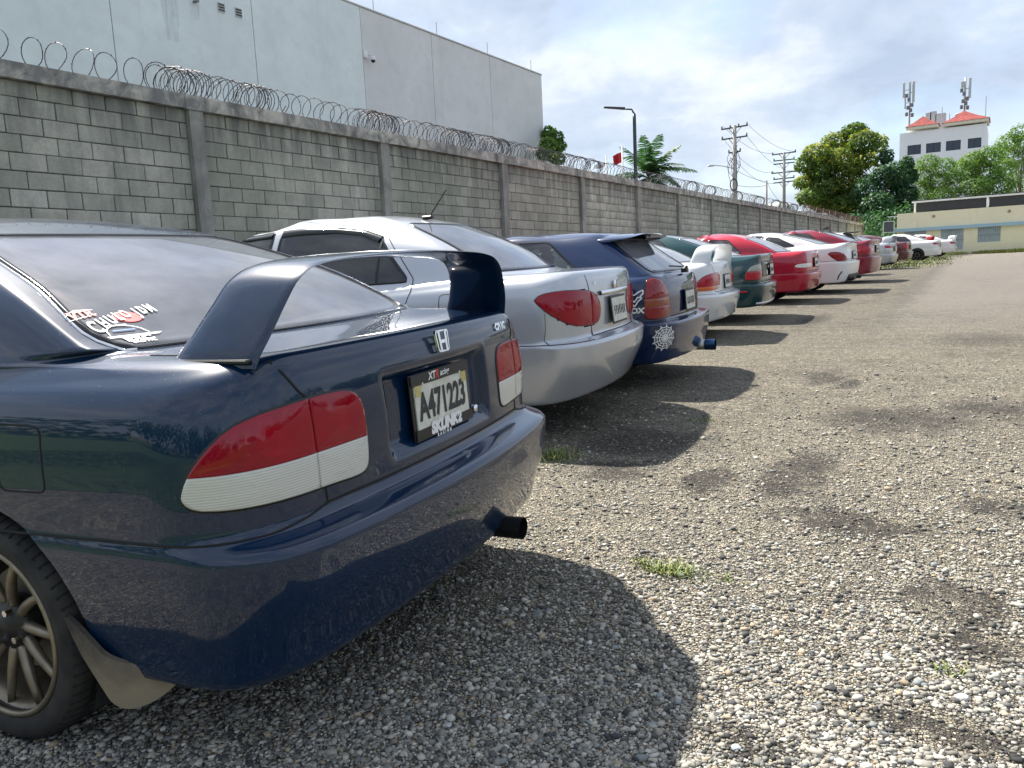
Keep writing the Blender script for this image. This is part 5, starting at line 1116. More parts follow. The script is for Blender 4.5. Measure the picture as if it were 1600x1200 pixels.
lamp3(C5, R5, [(-.70, .842, .65), (-.705, .84, .70), (-.719, .837, .754), (-.76, .815, .81), (-.801, .786, .842), (-.85, .70, .853), (-.888, .58, .853), (-.894, .56, .75), (-.896, .57, .645), (-.82, .76, .632), (-.715, .838, .630)], [('clear_lens', .757, None, None, None, lens('smoked_clear_lens', (0.30, 0.29, 0.26))), ('red_lens', None, .757, None, None, RED)])
gaps(C5, R5, .60, .955, .86, .63, .575, -.20)
a5 = C5.arc_y(.56, .75, (6, 12)); patch(C5, 'trunk_garnish', 'arc', rounded([(-a5, .665), (a5, .665), (a5, .905), (-a5, .905)], .03), (6, 12), FRIT, R5, .006, 0, 60)
for y, z, w_, h_ in ((.35, .86, .22, .03), (.12, .80, .10, .05), (-.1, .73, .16, .03), (-.3, .86, .2, .025), (.30, .72, .06, .08)): patch(C5, 'broken_trim', 'rear', rounded([(y-w_/2, z-h_/2), (y+w_/2, z-h_/2+.01), (y+w_/2-.02, z+h_/2), (y-w_/2, z+h_/2-.008)], .01), (6, 12), WHITEL, R5, .016, 0, 20)
for sd in (1, -1): strip(C5, 'side_marker', 'side', [(-.625, .462), (-.735, .462)], (2, 5), RED, R5, .032, .006, sd)
strip(C5, 'bumper_lip', 'arc', [(C5.arc3(-.80, .72, .30), .285), (.3, .275), (-.5, .285)], (0, 3), WHITEL, R5, .03, .012)
C5.finish(); plate(R5, -.955, .76, 'marks', .08)
C6, R6 = make_car('bright red coupe with pale band on its tail, sixth car from the camera', (-3.987, 15.80, -.015), paint('red_paint', (0.40, 0.006, 0.030), 0.0, 0.34, 0.05), sedan_rows(xb=-.98, xt=-.915, zd=.975, zsh=.915, xwb=-.40, xwt=.36, zwt=1.31, zr=1.40, ywin=.65), 2.62, .847, .295, GLASS, [[(.30, .985), (.98, .97), (.98, 1.275), (.60, 1.255)], [(1.04, .968), (2.02, .945), (1.62, 1.25), (1.04, 1.28)]], (.635, .50, .98, 1.275), xb=-.98, detail=1)
lamp3(C6, R6, [(-.695, .818, .70), (-.72, .811, .732), (-.80, .75, .742), (-.869, .636, .745), (-.895, .45, .740), (-.902, .3, .735), (-.905, .27, .70), (-.902, .28, .675), (-.87, .62, .670), (-.80, .75, .670), (-.72, .811, .676)], [('clear_lens', None, None, None, None, simple('pale_reflector', (0.75, 0.72, 0.70), 0.25))], housing=False)
gaps(C6, R6, .62, .945, .75, .67, .575, -.20); C6.finish(); plate(R6, -.932, .745, 'marks', .08)
C7, R7 = make_car('white coupe with almond shaped tail lights and twin dark exhaust trim', (-3.829, 18.60, .021), paint('bright_white_paint', (0.75, 0.75, 0.75), 0.0, 0.30, 0.06), sedan_rows(xb=-1.08, xt=-1.02, zbt=.66, zd=1.06, hw=.905, zsh=1.0, xwb=-.50, zwb=1.06, xwt=.42, zwt=1.33, zr=1.40, wbase=.76, wtop=.58, ywin=.65, Lf=3.6, lip=.03, cp=.5), 2.84, .905, .335, TINT, [[(.05, 1.06), (.70, 1.045), (.70, 1.29), (.45, 1.26)], [(.78, 1.045), (2.15, 1.0), (1.65, 1.29), (1.2, 1.335), (.78, 1.32)]], (.635, .50, 1.07, 1.32), xb=-1.08, detail=1, Lf=3.6, shelf=(-.4, 1.02), zws=1.03, zwt=1.32, bz=.22)
lamp3(C7, R7, [(-.655, .883, .852), (-.69, .88, .880), (-.739, .875, .894), (-.84, .85, .890), (-.929, .794, .860), (-.98, .68, .80), (-1.01, .56, .735), (-1.026, .476, .680), (-1.02, .58, .652), (-1.0, .759, .650), (-.90, .835, .675), (-.804, .872, .725), (-.72, .88, .79)], [('red_lens', None, None, None, None, DRED)], (6, 12))
for sd in (1, -1): strip(C7, 'bumper_vent', 'arc', [(sd*C7.arc3(-.84, .838, .29), .30), (sd*C7.arc3(-.87, .83, .37), .385), (sd*C7.arc3(-.936, .814, .474), .475)], (1, 5), GAP, R7, .030, .004)
a7 = C7.arc3(-1.0, .66, .3); patch(C7, 'rear_diffuser', 'arc', rounded([(-a7, .235), (a7, .235), (a7*.86, .40), (-a7*.86, .40)], .05), (1, 4), BLACK, R7, .014, 0, 60, rings=(1, .985, .9, .7, .5, .3, .1))
strip(C7, 'lip_spoiler', 'arc', [(-.62, 1.052), (0, 1.066), (.62, 1.052)], (9, 12), BLACK, R7, .012, .010)
gaps(C7, R7, .60, 1.035, .86, .66, .70, -.25); C7.finish()
for y in (.50, .38, -.38, -.50): MB().tube([(-1.09, y, .30), (-.9, y, .30)], .038, 14, False).tube([(-1.085, y, .30), (-.95, y, .30)], .032, 14, False).build('exhaust_tip', simple('dark_exhaust', (0.05, 0.05, 0.055), 0.3, 0.8), R7, smooth=True)
plate(R7, -1.035, .80, 'marks', .06)
C8, R8 = make_car('dark red sedan with shark fin antenna and lip spoiler beyond the white coupe', (-3.834, 22.61, .052), paint('maroon_paint', (0.19, 0.006, 0.026), 0.1, 0.34, 0.05), sedan_rows(xb=-1.05, xt=-.985, zbt=.66, zd=1.08, hw=.88, zsh=1.02, xwb=-.48, zwb=1.085, xwt=.36, zwt=1.40, zr=1.47, wbase=.755, wtop=.585, ywin=.65, lip=.05), 2.70, .88, .315, TINT, [[(.22, 1.08), (.98, 1.06), (.98, 1.375), (.60, 1.35)], [(1.04, 1.06), (2.1, 1.03), (1.65, 1.33), (1.04, 1.385)]], (.635, .50, 1.09, 1.39), xb=-1.05, detail=1, shelf=(-.4, 1.04), zws=1.05, zwt=1.38)
lamp3(C8, R8, [(-.632, .857, .87), (-.645, .855, .915), (-.68, .846, .950), (-.79, .815, .958), (-.891, .755, .955), (-.956, .527, .895), (-.975, .40, .870), (-.975, .38, .835), (-.965, .45, .79), (-.93, .704, .768), (-.80, .82, .772), (-.685, .857, .787)], [('red_lens', None, None, (-.955, .53, .85), None, RED), ('clear_lens', None, None, None, (-.955, .53, .85), CLEAR)])
gaps(C8, R8, .53, 1.06, .95, .77, .70, -.25); C8.finish(); plate(R8, -1.0, .86, 'marks', .06)
strip(C8, 'trunk_garnish', 'rear', [(-.32, .965), (.32, .965)], (8, 12), CHROME, R8, .03, .016)
MB().add([(.42, 0, 1.44), (.24, 0, 1.43), (.22, 0, 1.50), (.26, 0, 1.515), (.42, .035, 1.44), (.22, .03, 1.43), (.42, -.035, 1.44), (.22, -.03, 1.43)], [(4, 5, 2, 3), (6, 3, 2, 7), (4, 3, 6), (5, 7, 2)]).build('antenna_fin', BLACK, R8)
strip(C8, 'roof_trim', 'rear', [(-.46, 1.408), (0, 1.416), (.46, 1.408)], (15, 18), BLACK, R8, .06, .012)

# ---- the far cars, each a few dozen pixels wide
WIN_S = [[(.30, 1.0), (.98, .985), (.98, 1.29), (.60, 1.27)], [(1.04, .985), (2.05, .96), (1.62, 1.26), (1.04, 1.295)]]
def far_car(label, pose, color, rows=None, lampcuts=None, glass=TINT, rimmat=STEEL, wing_=False, metal=.1, hw=.86, R=.31):
    nm = 'far_paint_%.2f_%.2f' % (pose[1], color[0]); pm = paint(nm, color, metal, .34, .1)
    rows = rows or sedan_rows(xb=-1.0, xt=-.93, zd=.99, zsh=.93, zwb=1.01, zwt=1.315, zr=1.41, hw=hw, wbase=.75, ywin=.66)
    sh, root = make_car(label, pose, pm, rows, 2.65, hw, R, glass, WIN_S, (.64, .51, 1.02, 1.30), xb=-1.0, detail=0, rimmat=rimmat)
    simple_lamp(sh, root, .40, -.68, .70, .88, lampcuts or [(.70, .88, RED)], slant=.06)
    sh.finish(); plate(root, -.965, .76, None, .06)
    if wing_: wing(root, [(.66, .93, -.55, -.83, .04), (.64, 1.0, -.56, -.84, .04), (.60, 1.12, -.60, -.88, .035), (.52, 1.20, -.64, -.92, .03), (.30, 1.225, -.65, -.93, .03), (0, 1.23, -.65, -.93, .03)], pm, n=12, dens=3)
    return sh, root, pm
def near_corner(px, py, Y):   # rear right corner on the ray of a pixel at a row position
    p = at_Y(px, py, Y); return p
_, R9, pm9 = far_car('white car with black roof spoiler and dark tail between dark red and silver cars', (-4.45, 27.0, .05), (.70, .71, .72), hatch_rows(xb=-.84, xt=-.78, zwt=1.33, zr=1.43, zg=.98, hw=.87), [(.70, .88, DRED)])
wing(R9, [(.56, 1.36, -.14, -.22, .02), (.54, 1.375, -.12, -.45, .035), (.30, 1.385, -.08, -.50, .036), (0, 1.39, -.07, -.51, .036)], BLACK, n=10, dens=2)
_, R10, _ = far_car('silver sedan with rear wing parked beside the patchy grass', (-4.42, 32.6, .05), (.42, .44, .47), None, [(.70, .79, CLEAR), (.79, .88, RED)], wing_=True, metal=.5)
_, R11, _ = far_car('red car showing only its roof behind the silver winged sedan', (-4.9, 35.6, .05), (.40, .02, .03))
_, R12, _ = far_car('maroon car with damaged tail peeking out behind the silver winged sedan', (-4.46, 38.8, .05), (.10, .03, .035))
_, R13, _ = far_car('white coupe with black wheels in front of the yellow building', (-3.72, 45.5, .07), (.75, .75, .74), None, [(.78, .88, RED)], rimmat=DARKRIM)
_, R14, pm14 = far_car('red car with rear wing hidden behind the white coupe with black wheels', (-4.3, 49.6, .07), (.42, .03, .03), None, None, wing_=True)
_, R15, _ = far_car('white sedan with rear wing, last car before the yellow building', (-3.45, 54.5, .07), (.75, .75, .74), None, [(.74, .86, RED)], wing_=True)
# ================================================================== BACKGROUND
def leafmat(name, c0, c1, c2, trans=.35):
    t = NT(name); at = t.new('ShaderNodeAttribute'); at.attribute_name = 'rnd'
    col = t.ramp(at.outputs['Fac'], [(0.0, c0), (0.55, c1), (1.0, c2)]); t.set(color=col, rough=0.55, spec=0.35)
    tr = t.new('ShaderNodeBsdfTranslucent'); t.L.new(t.mix(1.0, col, (1.3, 1.4, .6), 'MULTIPLY'), tr.inputs[0]); mx = t.new('ShaderNodeMixShader'); mx.inputs[0].default_value = trans
    t.L.new(t.p.outputs[0], mx.inputs[1]); t.L.new(tr.outputs[0], mx.inputs[2]); t.L.new(mx.outputs[0], t.out.inputs[0]); return t.m
BARK = simple('bark', (0.13, 0.105, 0.085), 0.95, var=0.3, scale=5, bump=.4)
def leaves(clumps, n, size, seed, aspect=.42, yellow=0.0):
    """clumps: (x,y,z,rx,rz); leaves sit in the outer shell of each clump, facing roughly outwards"""
    r = np.random.default_rng(seed); cl = np.array(clumps, float); wt = cl[:, 3]**2; k = r.choice(len(cl), n, p=wt/wt.sum()); c = cl[k]
    d = r.normal(0, 1, (n, 3)); d /= np.linalg.norm(d, axis=1, keepdims=True); rad_ = r.uniform(.55, 1.0, n)**.6*(1+r.normal(0, .07, n))
    P = c[:, :3]+d*np.stack([c[:, 3], c[:, 3], c[:, 4]], 1)*rad_[:, None]
    nrm = d+r.normal(0, .55, (n, 3))+np.array([0, 0, .35]); nrm /= np.linalg.norm(nrm, axis=1, keepdims=True); a = np.cross(nrm, r.normal(0, 1, (n, 3))); a /= np.linalg.norm(a, axis=1, keepdims=True); b = np.cross(nrm, a)
    s = (size*r.uniform(.6, 1.3, n))[:, None]; w = s*aspect
    V = np.stack([P-a*s*.5, P+b*w*.5+nrm*s*.06, P+a*s*.5-nrm*s*.05, P-b*w*.5+nrm*s*.06], 1).reshape(-1, 3)
    tone = np.clip(r.beta(2, 2.6, n)*.75+.25*r.uniform(0, 1, len(cl))[k]+yellow*np.clip((d[:, 2]+.1), 0, 1)*r.uniform(0, 1, n)*(r.uniform(0, 1, len(cl))[k] > .45), 0, 1)  # yellower clump tops: new-leaf flush plus sunlight painted into the leaf tone
    return V, np.arange(4*n).reshape(-1, 4), np.repeat(tone, 4)
def tree(label, base, height, spread, nclump, nleaf, lsize, mat, seed, zlow=.3, trunk=.22, shape=1.0, yellow=0.0, name='tree', group='trees behind the lot', aspect=.42, clumps=None, crs=(.20, .34)):
    r = np.random.default_rng(seed); root = empty(name, tuple(base)); tag(root, label, 'tree', group)
    if clumps is None:
        clumps = []
        for k in range(nclump):
            a = r.uniform(0, 2*np.pi); h = r.uniform(zlow, .97); prof = math.sin(math.pi*min(1, max(.08, (h-zlow*.55)/(1.02-zlow*.55))))**.6*shape
            q = spread*prof*math.sqrt(r.uniform(.12, 1.0)); rr_ = spread*r.uniform(*crs); clumps.append((q*math.cos(a), q*math.sin(a), height*h-rr_*.3, rr_, rr_*r.uniform(.6, .85)))
    mb = MB(); mb.tube([(0, 0, -.3), (.05*height*.1, 0, height*.25), (0, .03*height, height*.55), (0, 0, height*.85)], [trunk, trunk*.8, trunk*.5, trunk*.12], 8).build('trunk', BARK, root, smooth=True)
    lb = MB()
    for c in clumps[::2]:
        z0 = min(height*.5, max(height*.18, c[2]*.5)); lb.tube([(0, 0, z0), (c[0]*.45, c[1]*.45, z0+(c[2]-z0)*.6), (c[0]*.85, c[1]*.85, c[2])], [trunk*.42, trunk*.25, trunk*.08], 5)
    lb.build('limbs', BARK, root, smooth=True)
    V, F, k = leaves(clumps, nleaf, lsize, seed+1, aspect, yellow); from_np('crown', V, F, mat, root, rnd=k); return root
L_MANGO = leafmat('mango_leaf', (0.028, 0.085, 0.028), (0.115, 0.185, 0.036), (0.46, 0.40, 0.06), .45)
L_DARK = leafmat('dark_leaf', (0.016, 0.062, 0.034), (0.040, 0.110, 0.045), (0.09, 0.18, 0.055), .35)
L_LIGHT = leafmat('light_leaf', (0.045, 0.115, 0.032), (0.120, 0.220, 0.048), (0.27, 0.35, 0.085), .45)
L_PALM = leafmat('palm_leaf', (0.016, 0.055, 0.022), (0.035, 0.095, 0.035), (0.09, 0.14, 0.05), .25)
# mango tree left of the white tower: lobes read from the photograph (pixel, pixel radius) at about 72 m
def lobes(lst, depth, base, rngseed):
    r = np.random.default_rng(rngseed); out = []; s = depth/FPX
    for px, py, rx, ry in lst:
        p = at_depth(px, py, depth+r.uniform(-2.2, 1.5)); out.append((p[0]-base[0], p[1]-base[1], p[2]-base[2], rx*s, ry*s))
    return out
b0 = at_depth(1325, 380, 72); b0[2] = gz(b0[1])
MANGO = [(1335, 205, 20, 13), (1308, 222, 24, 16), (1350, 222, 24, 18), (1375, 225, 13, 16), (1275, 240, 22, 16), (1310, 250, 28, 18), (1350, 250, 20, 16), (1258, 258, 16, 14), (1285, 268, 26, 14), (1378, 252, 10, 12), (1260, 285, 20, 12), (1290, 292, 30, 16), (1268, 308, 24, 14), (1300, 318, 34, 14), (1330, 285, 26, 22), (1325, 320, 36, 18), (1330, 262, 18, 14)]
tree('large round mango tree with yellowish sun-tinted top leaves left of the white tower', b0, 11.5, 4, 0, 17000, .42, L_MANGO, 21, trunk=.35, yellow=.5, clumps=lobes(MANGO, 72, b0, 1), aspect=.36)
def pxtree(label, px, py_base, depth, lst, n, size, mat, seed, trunk=.2, yellow=0.0, aspect=.45):
    b = at_depth(px, py_base, depth); b[2] = gz(b[1]); h = max(at_depth(px, q[1], depth)[2] for q in lst)-b[2]
    return tree(label, b, h, 3, 0, n, size, mat, seed, trunk=trunk, yellow=yellow, clumps=lobes(lst, depth, b, seed), aspect=aspect)
pxtree('dark evergreen tree between the mango and the yellow building', 1372, 385, 69, [(1355, 300, 22, 22), (1380, 275, 20, 16), (1372, 320, 26, 20), (1395, 300, 18, 18), (1350, 345, 22, 18), (1385, 350, 24, 20), (1405, 335, 14, 18), (1362, 370, 24, 12), (1398, 268, 16, 16), (1385, 245, 12, 12), (1402, 285, 14, 14)], 10500, .34, L_DARK, 22)
pxtree('slim dark tree just left of the white tower base', 1412, 385, 71, [(1416, 258, 12, 14), (1420, 275, 14, 14), (1408, 285, 12, 14), (1418, 305, 16, 16), (1400, 325, 16, 18), (1425, 330, 14, 16)], 5200, .32, L_DARK, 23)
pxtree('feathery light green tree below the white tower windows', 1455, 385, 74, [(1450, 255, 18, 14), (1475, 262, 20, 16), (1440, 275, 18, 16), (1465, 285, 24, 16), (1445, 300, 20, 14), (1490, 285, 18, 18), (1500, 262, 14, 12), (1475, 305, 22, 12)], 8000, .26, L_LIGHT, 24, aspect=.3)
pxtree('bright green bushy tree at the right of the white tower', 1530, 385, 73, [(1520, 252, 20, 14), (1545, 245, 22, 16), (1510, 270, 20, 16), (1540, 272, 26, 18), (1525, 292, 26, 16), (1560, 290, 24, 18), (1570, 262, 20, 16)], 9000, .28, L_LIGHT, 25, aspect=.34)
pxtree('tall wispy tree rising at the right edge of the picture', 1590, 385, 78, [(1575, 222, 18, 14), (1595, 208, 18, 14), (1560, 235, 14, 12), (1610, 225, 26, 22), (1590, 245, 26, 18), (1620, 260, 26, 24), (1600, 285, 30, 20)], 9000, .28, L_LIGHT, 26, aspect=.3)
pxtree('leafy tree at the corner of the warehouse beyond the wall', 862, 330, 50, [(858, 207, 12, 10), (868, 215, 14, 11), (856, 226, 14, 11), (873, 228, 12, 10), (862, 240, 16, 12), (872, 248, 12, 10), (850, 240, 12, 12)], 2000, .30, L_LIGHT, 27, trunk=.12)
# the dark hedge line behind the end of the wall (reads as one mass)
r = np.random.default_rng(5); cl = [(r.uniform(-22, 6), r.uniform(66, 72), r.uniform(1.5, 4.2), r.uniform(1.2, 2.0), r.uniform(1.0, 1.6)) for _ in range(46)]
V, F, k = leaves(cl, 16000, .34, 31); tag(from_np('hedge', V, F, L_DARK, rnd=k), 'dark mass of undergrowth behind the wall end and yellow building', 'undergrowth', kind='stuff')
# woods around the open sides of the lot (outside the frame; they show in the car paint)
r = np.random.default_rng(6); cl = [(r.uniform(-26, 34), r.uniform(-27, -20), r.uniform(.8, 4.6), r.uniform(1.6, 2.8), r.uniform(1.2, 2.2)) for _ in range(70)]+[(r.uniform(34, 40), r.uniform(-20, 70), r.uniform(.8, 4.6), r.uniform(1.6, 2.8), r.uniform(1.2, 2.2)) for _ in range(80)]
V, F, k = leaves(cl, 15000, .75, 33, .6); tag(from_np('woods', V, F, L_DARK, rnd=k), 'woodland edge around the open sides of the parking lot', 'woods', kind='stuff')
# ------------------------------------------------------------------ palm
def palm(base, h, label, seed):
    r = random.Random(seed); root = empty('palm_tree', tuple(base)); tag(root, label, 'palm')
    MB().tube([(0, 0, -.2), (.1, 0, h*.5), (.05, .05, h)], [.22, .17, .14], 10).build('trunk', BARK, root, smooth=True)
    for k in range(30):
        a = r.uniform(0, 2*math.pi); el = r.uniform(-.45, 1.15); L = r.uniform(2.6, 3.6); P = []; d = np.array([math.cos(a)*math.cos(el), math.sin(a)*math.cos(el), math.sin(el)]); p = np.array([.05, .05, h])
        for q in range(10): P.append(p.copy()); d = d+np.array([0, 0, -.11-.03*(1.2-el)]); d /= np.linalg.norm(d); p = p+d*L/9
        P = np.array(P); mb = MB(); mb.tube(P, np.linspace(.035, .006, 10), 4); s = np.cross(np.gradient(P, axis=0), (0, 0, 1)); s /= np.linalg.norm(s, axis=1, keepdims=True)+1e-9
        for q in np.linspace(1.2, 8.9, 26):
            i = int(q); f = q-i; c = P[i]*(1-f)+P[min(i+1, 9)]*f; sv = s[i]; ln = .62*math.sin(math.pi*(q+.8)/10.5)+.12; tdir = P[min(i+1, 9)]-P[i]; tdir /= np.linalg.norm(tdir)+1e-9
            for sd in (-1, 1):
                e = c+sv*sd*ln*.8+tdir*ln*.45+np.array([0, 0, -ln*r.uniform(.15, .5)]); m_ = (c+e)/2+np.array([0, 0, .05]); w = tdir*.045; mb.add([c-w, c+w, m_+w*1.3, e, m_-w*1.3], [(0, 1, 2, 4), (4, 2, 3)])
        o = mb.build('frond', L_PALM, root); at = o.data.attributes.new('rnd', 'FLOAT', 'POINT'); at.data.foreach_set('value', np.full(len(o.data.vertices), r.uniform(.15, .8), np.float32))
    return root
p = at_depth(1011, 268, 50); palm((p[0], p[1], gz(p[1])), p[2]-gz(p[1])-.4, 'palm with arching fronds beyond the wall beside the street lamp', 3)
# ------------------------------------------------------------------ street lamps, flags
DARKST = simple('lamp_post_dark', (0.055, 0.07, 0.085), 0.45, 0.5); GREYST = simple('galvanised', (0.42, 0.43, 0.43), 0.5, 0.5)
def street_lamp(px, py_top, depth, label, arm=None, mat=DARKST, r0=.10, head=(1.05, .28)):
    p = at_depth(px, py_top, depth); z0 = gz(p[1]); e = empty('street_lamp', (p[0], p[1], z0)); tag(e, label, 'street lamp'); h = p[2]-z0
    MB().tube([(0, 0, -.2), (0, 0, h*.96), (0, 0, h)], [r0, r0*.85, r0*.8], 10).build('pole', mat, e, smooth=True)
    # direction to the left of the picture, parallel to the image
    lx = -RCW@np.array([1, 0, 0]); lx[2] = 0; lx /= np.linalg.norm(lx)
    A = [np.array([0, 0, h]), lx*.12+np.array([0, 0, h+.22]), lx*.5+np.array([0, 0, h+.26])]; MB().tube(A, [r0*.5, r0*.42, r0*.4], 8).build('arm', mat, e, smooth=True)
    V, f = chamfer_box(head[0], head[1], .10, .03); V[:, 2] *= np.where(V[:, 0] < 0, .6, 1); a = math.atan2(-lx[1], -lx[0]); V = V@roty(.10).T@rotz(a).T+lx*(.45+head[0]/2)+np.array([0, 0, h+.33]); MB().add(V, f).build('lamp_head', mat, e); return e
street_lamp(991, 178, 38, 'dark grey street lamp with flat head beyond the wall')
FLAGR = simple('flag_red', (0.55, 0.03, 0.03), 0.8); FLAGW = simple('flag_white', (0.7, 0.7, 0.7), 0.8)
def flag(px, py, depth, label, mat, w, h, furl=.5):
    p = at_depth(px, py, depth); z0 = gz(p[1]); e = empty('flag_pole', (p[0], p[1], z0)); tag(e, label, 'flag'); H = p[2]-z0
    MB().tube([(0, 0, -.2), (0, 0, H)], .045, 8).build('pole', GREYST, e, smooth=True)
    lx = -RCW@np.array([1, 0, 0]); lx[2] = 0; lx /= np.linalg.norm(lx); dy = np.cross(lx, (0, 0, 1)); V = []
    for i in range(11):
        for j in range(6):
            u, v = i/10, j/5; V.append(lx*(u*w)+dy*(.16*math.sin(u*9+v*2))+np.array([0, 0, H-.35-v*h-furl*u*h*.7*(1-.2*v)]))
    MB().add(V, [(i*6+j, i*6+j+1, (i+1)*6+j+1, (i+1)*6+j) for i in range(10) for j in range(5)]).build('cloth', mat, e, smooth=True)
flag(972, 227, 45, 'red flag drooping on a pole left of the street lamp', FLAGR, .55, .62); flag(947, 243, 47, 'small pale flag on a pole further left of the red flag', FLAGW, .7, .3, .9)
# ------------------------------------------------------------------ utility poles and lines
WOODP = simple('concrete_pole', (0.34, 0.335, 0.32), 0.85, var=.15); IRON = simple('iron_arm', (0.10, 0.10, 0.105), 0.7, 0.3); CABLE = simple('cable', (0.03, 0.03, 0.035), 0.6)
LXD = -RCW@np.array([1, 0, 0]); LXD[2] = 0; LXD /= np.linalg.norm(LXD)
def pole(px, py_top, depth, label, r=.19, name='utility_pole', mat=WOODP):
    p = at_depth(px, py_top, depth); z0 = gz(p[1]); e = empty(name, (p[0], p[1], z0)); tag(e, label, 'utility pole'); h = p[2]-z0
    MB().tube([(0, 0, -.3), (0, 0, h*.5), (0, 0, h)], [r*1.35, r*1.1, r*.8], 10).build('pole', mat, e, smooth=True); return e, h, p
def crossarm(e, z, w, sk=.0, ins=3, bars=1, gap=.5):
    a = LXD
    for b in range(bars): MB().tube([a*w/2+np.array([0, 0, z-b*gap-sk]), -a*w/2+np.array([0, 0, z-b*gap+sk])], .065, 6).build('crossarm', IRON, e)
    for k in range(ins):
        f = -1+2*k/max(1, ins-1); MB().lathe([(.03, -.02), (.07, .04), (.05, .09), (.07, .13), (.03, .22)], 8, 'z', tuple(-a*w/2*f*.95+np.array([0, 0, z+sk*f+.03]))).build('insulator', IRON, e)
    MB().tube([a*w*.25+np.array([0, 0, z-(bars-1)*gap]), np.array([0, 0, z-.6-(bars-1)*gap])], .03, 5).build('brace', IRON, e); MB().tube([-a*w*.25+np.array([0, 0, z-(bars-1)*gap]), np.array([0, 0, z-.6-(bars-1)*gap])], .03, 5).build('brace', IRON, e)
e1, h1, p1 = pole(1147.5, 196, 61, 'nearer concrete utility pole with two crossarms and hanging cables')
crossarm(e1, h1-.15, 2.1, .12, 4); crossarm(e1, h1-.95, 2.05, .10, 2); crossarm(e1, h1-2.05, .95, .05, 3)
mb = MB(); rr = random.Random(3)
for k in range(9):
    x0, x1 = rr.uniform(-.35, .35), rr.uniform(-.35, .35); z0, z1 = h1-1.2-rr.uniform(0, 1.6), h1-3-rr.uniform(0, 2.0); t = np.linspace(0, 1, 9)[:, None]; off = rr.choice((-1, 1))*rr.uniform(.2, .55)
    mb.tube(LXD*(x0+(x1-x0)*t+off*np.sin(np.pi*t))+np.array([0, 0, 1])*(z0+(z1-z0)*t)+np.array([0, -.18, 0]), .018, 4)
o = mb.build('drop_cables', CABLE, e1); o['kind'] = 'stuff'
cb = MB(); 
for k in range(3): a = np.linspace(0, 2*np.pi, 20); cb.tube(np.stack([LXD[0]*(.32+.03*k)*np.cos(a)*.8, LXD[1]*.3*np.cos(a)-.24, h1-4.6+(.42+.03*k)*np.sin(a)], 1), .022, 4, False)
cb.build('cable_coil', CABLE, e1)
MB().tube([np.array([0, 0, h1-3.35]), LXD*.9+np.array([0, 0, h1-3.1]), LXD*1.7+np.array([0, 0, h1-3.0])], .035, 6).build('lamp_arm', GREYST, e1); V, f = chamfer_box(.5, .2, .14, .05); MB().add(V@rotz(math.atan2(LXD[1], LXD[0])).T+LXD*1.9+np.array([0, 0, h1-3.02]), f).build('lamp_head', GREYST, e1)
e2, h2, p2 = pole(1225, 238, 77, 'farther utility pole with four sets of crossarms beside the mango tree', .17)
crossarm(e2, h2-.1, 2.4, .10, 2); crossarm(e2, h2-.75, 2.1, .06, 3, 2, .32); crossarm(e2, h2-1.95, 2.5, .06, 2); crossarm(e2, h2-2.55, 2.1, .06, 3, 2, .35)
e3, h3, p3 = pole(1198, 282, 66, 'thin brown post standing between the two utility poles', .07, 'post', simple('brown_post', (0.16, 0.10, 0.10), 0.8))
def wire(a, b, sag, label):
    t = np.linspace(0, 1, 22)[:, None]; P = np.array(a)*(1-t)+np.array(b)*t; P[:, 2] -= (4*sag*t*(1-t))[:, 0]; tag(MB().tube(P, .016, 4).build('power_line', CABLE), label, 'power line', 'power lines between the utility poles')
A1 = np.array([p1[0], p1[1], gz(p1[1])]); A2 = np.array([p2[0], p2[1], gz(p2[1])]); A3 = np.array([p3[0], p3[1], gz(p3[1])])
for q, (s, za, zb, lab) in enumerate(((-1.0, h1+.1, h2+.05, 'top right power line from crossarm tip to crossarm tip'), (.9, h1+.0, h2-.05, 'top left power line between the upper crossarms'), (-.95, h1-.8, h2-1.85, 'power line from the second crossarm to the lower far crossarm'), (.9, h1-.95, h2-1.9, 'left power line between the lower crossarms'), (0, h1-2.6, h2-2.7, 'low slack cable between the two utility poles'))):
    wire(A1+LXD*s+np.array([0, 0, za]), A2+LXD*s*1.1+np.array([0, 0, zb]), .5+.12*q, lab)
for k, (za, lab) in enumerate(((3.4, 'cable from the nearer utility pole to the thin post'), (4.6, 'second cable running down past the thin post'))): wire(A1+np.array([0, 0, h1-za]), A3+np.array([0, 0, h3-.1-.3*k]), .15, lab)
wire(A3+np.array([0, 0, h3-.1]), A2+np.array([0, 0, h2-5.0]), .35, 'cable from the thin post on to the farther pole')
# pole-mounted white camera and wall corner bits near the end of the wall
p = at_depth(1255, 335, 56); e = empty('camera_post', (p[0], p[1], ZTOP)); tag(e, 'white camera post on the far wall below the mango tree', 'camera'); MB().tube([(0, 0, -.02), (0, 0, 1.15)], .05, 6).build('post', wp, e); MB().add(*chamfer_box(.35, .25, .2, .04)).build('camera_body', wp, e, loc=(-.22, 0, .95))
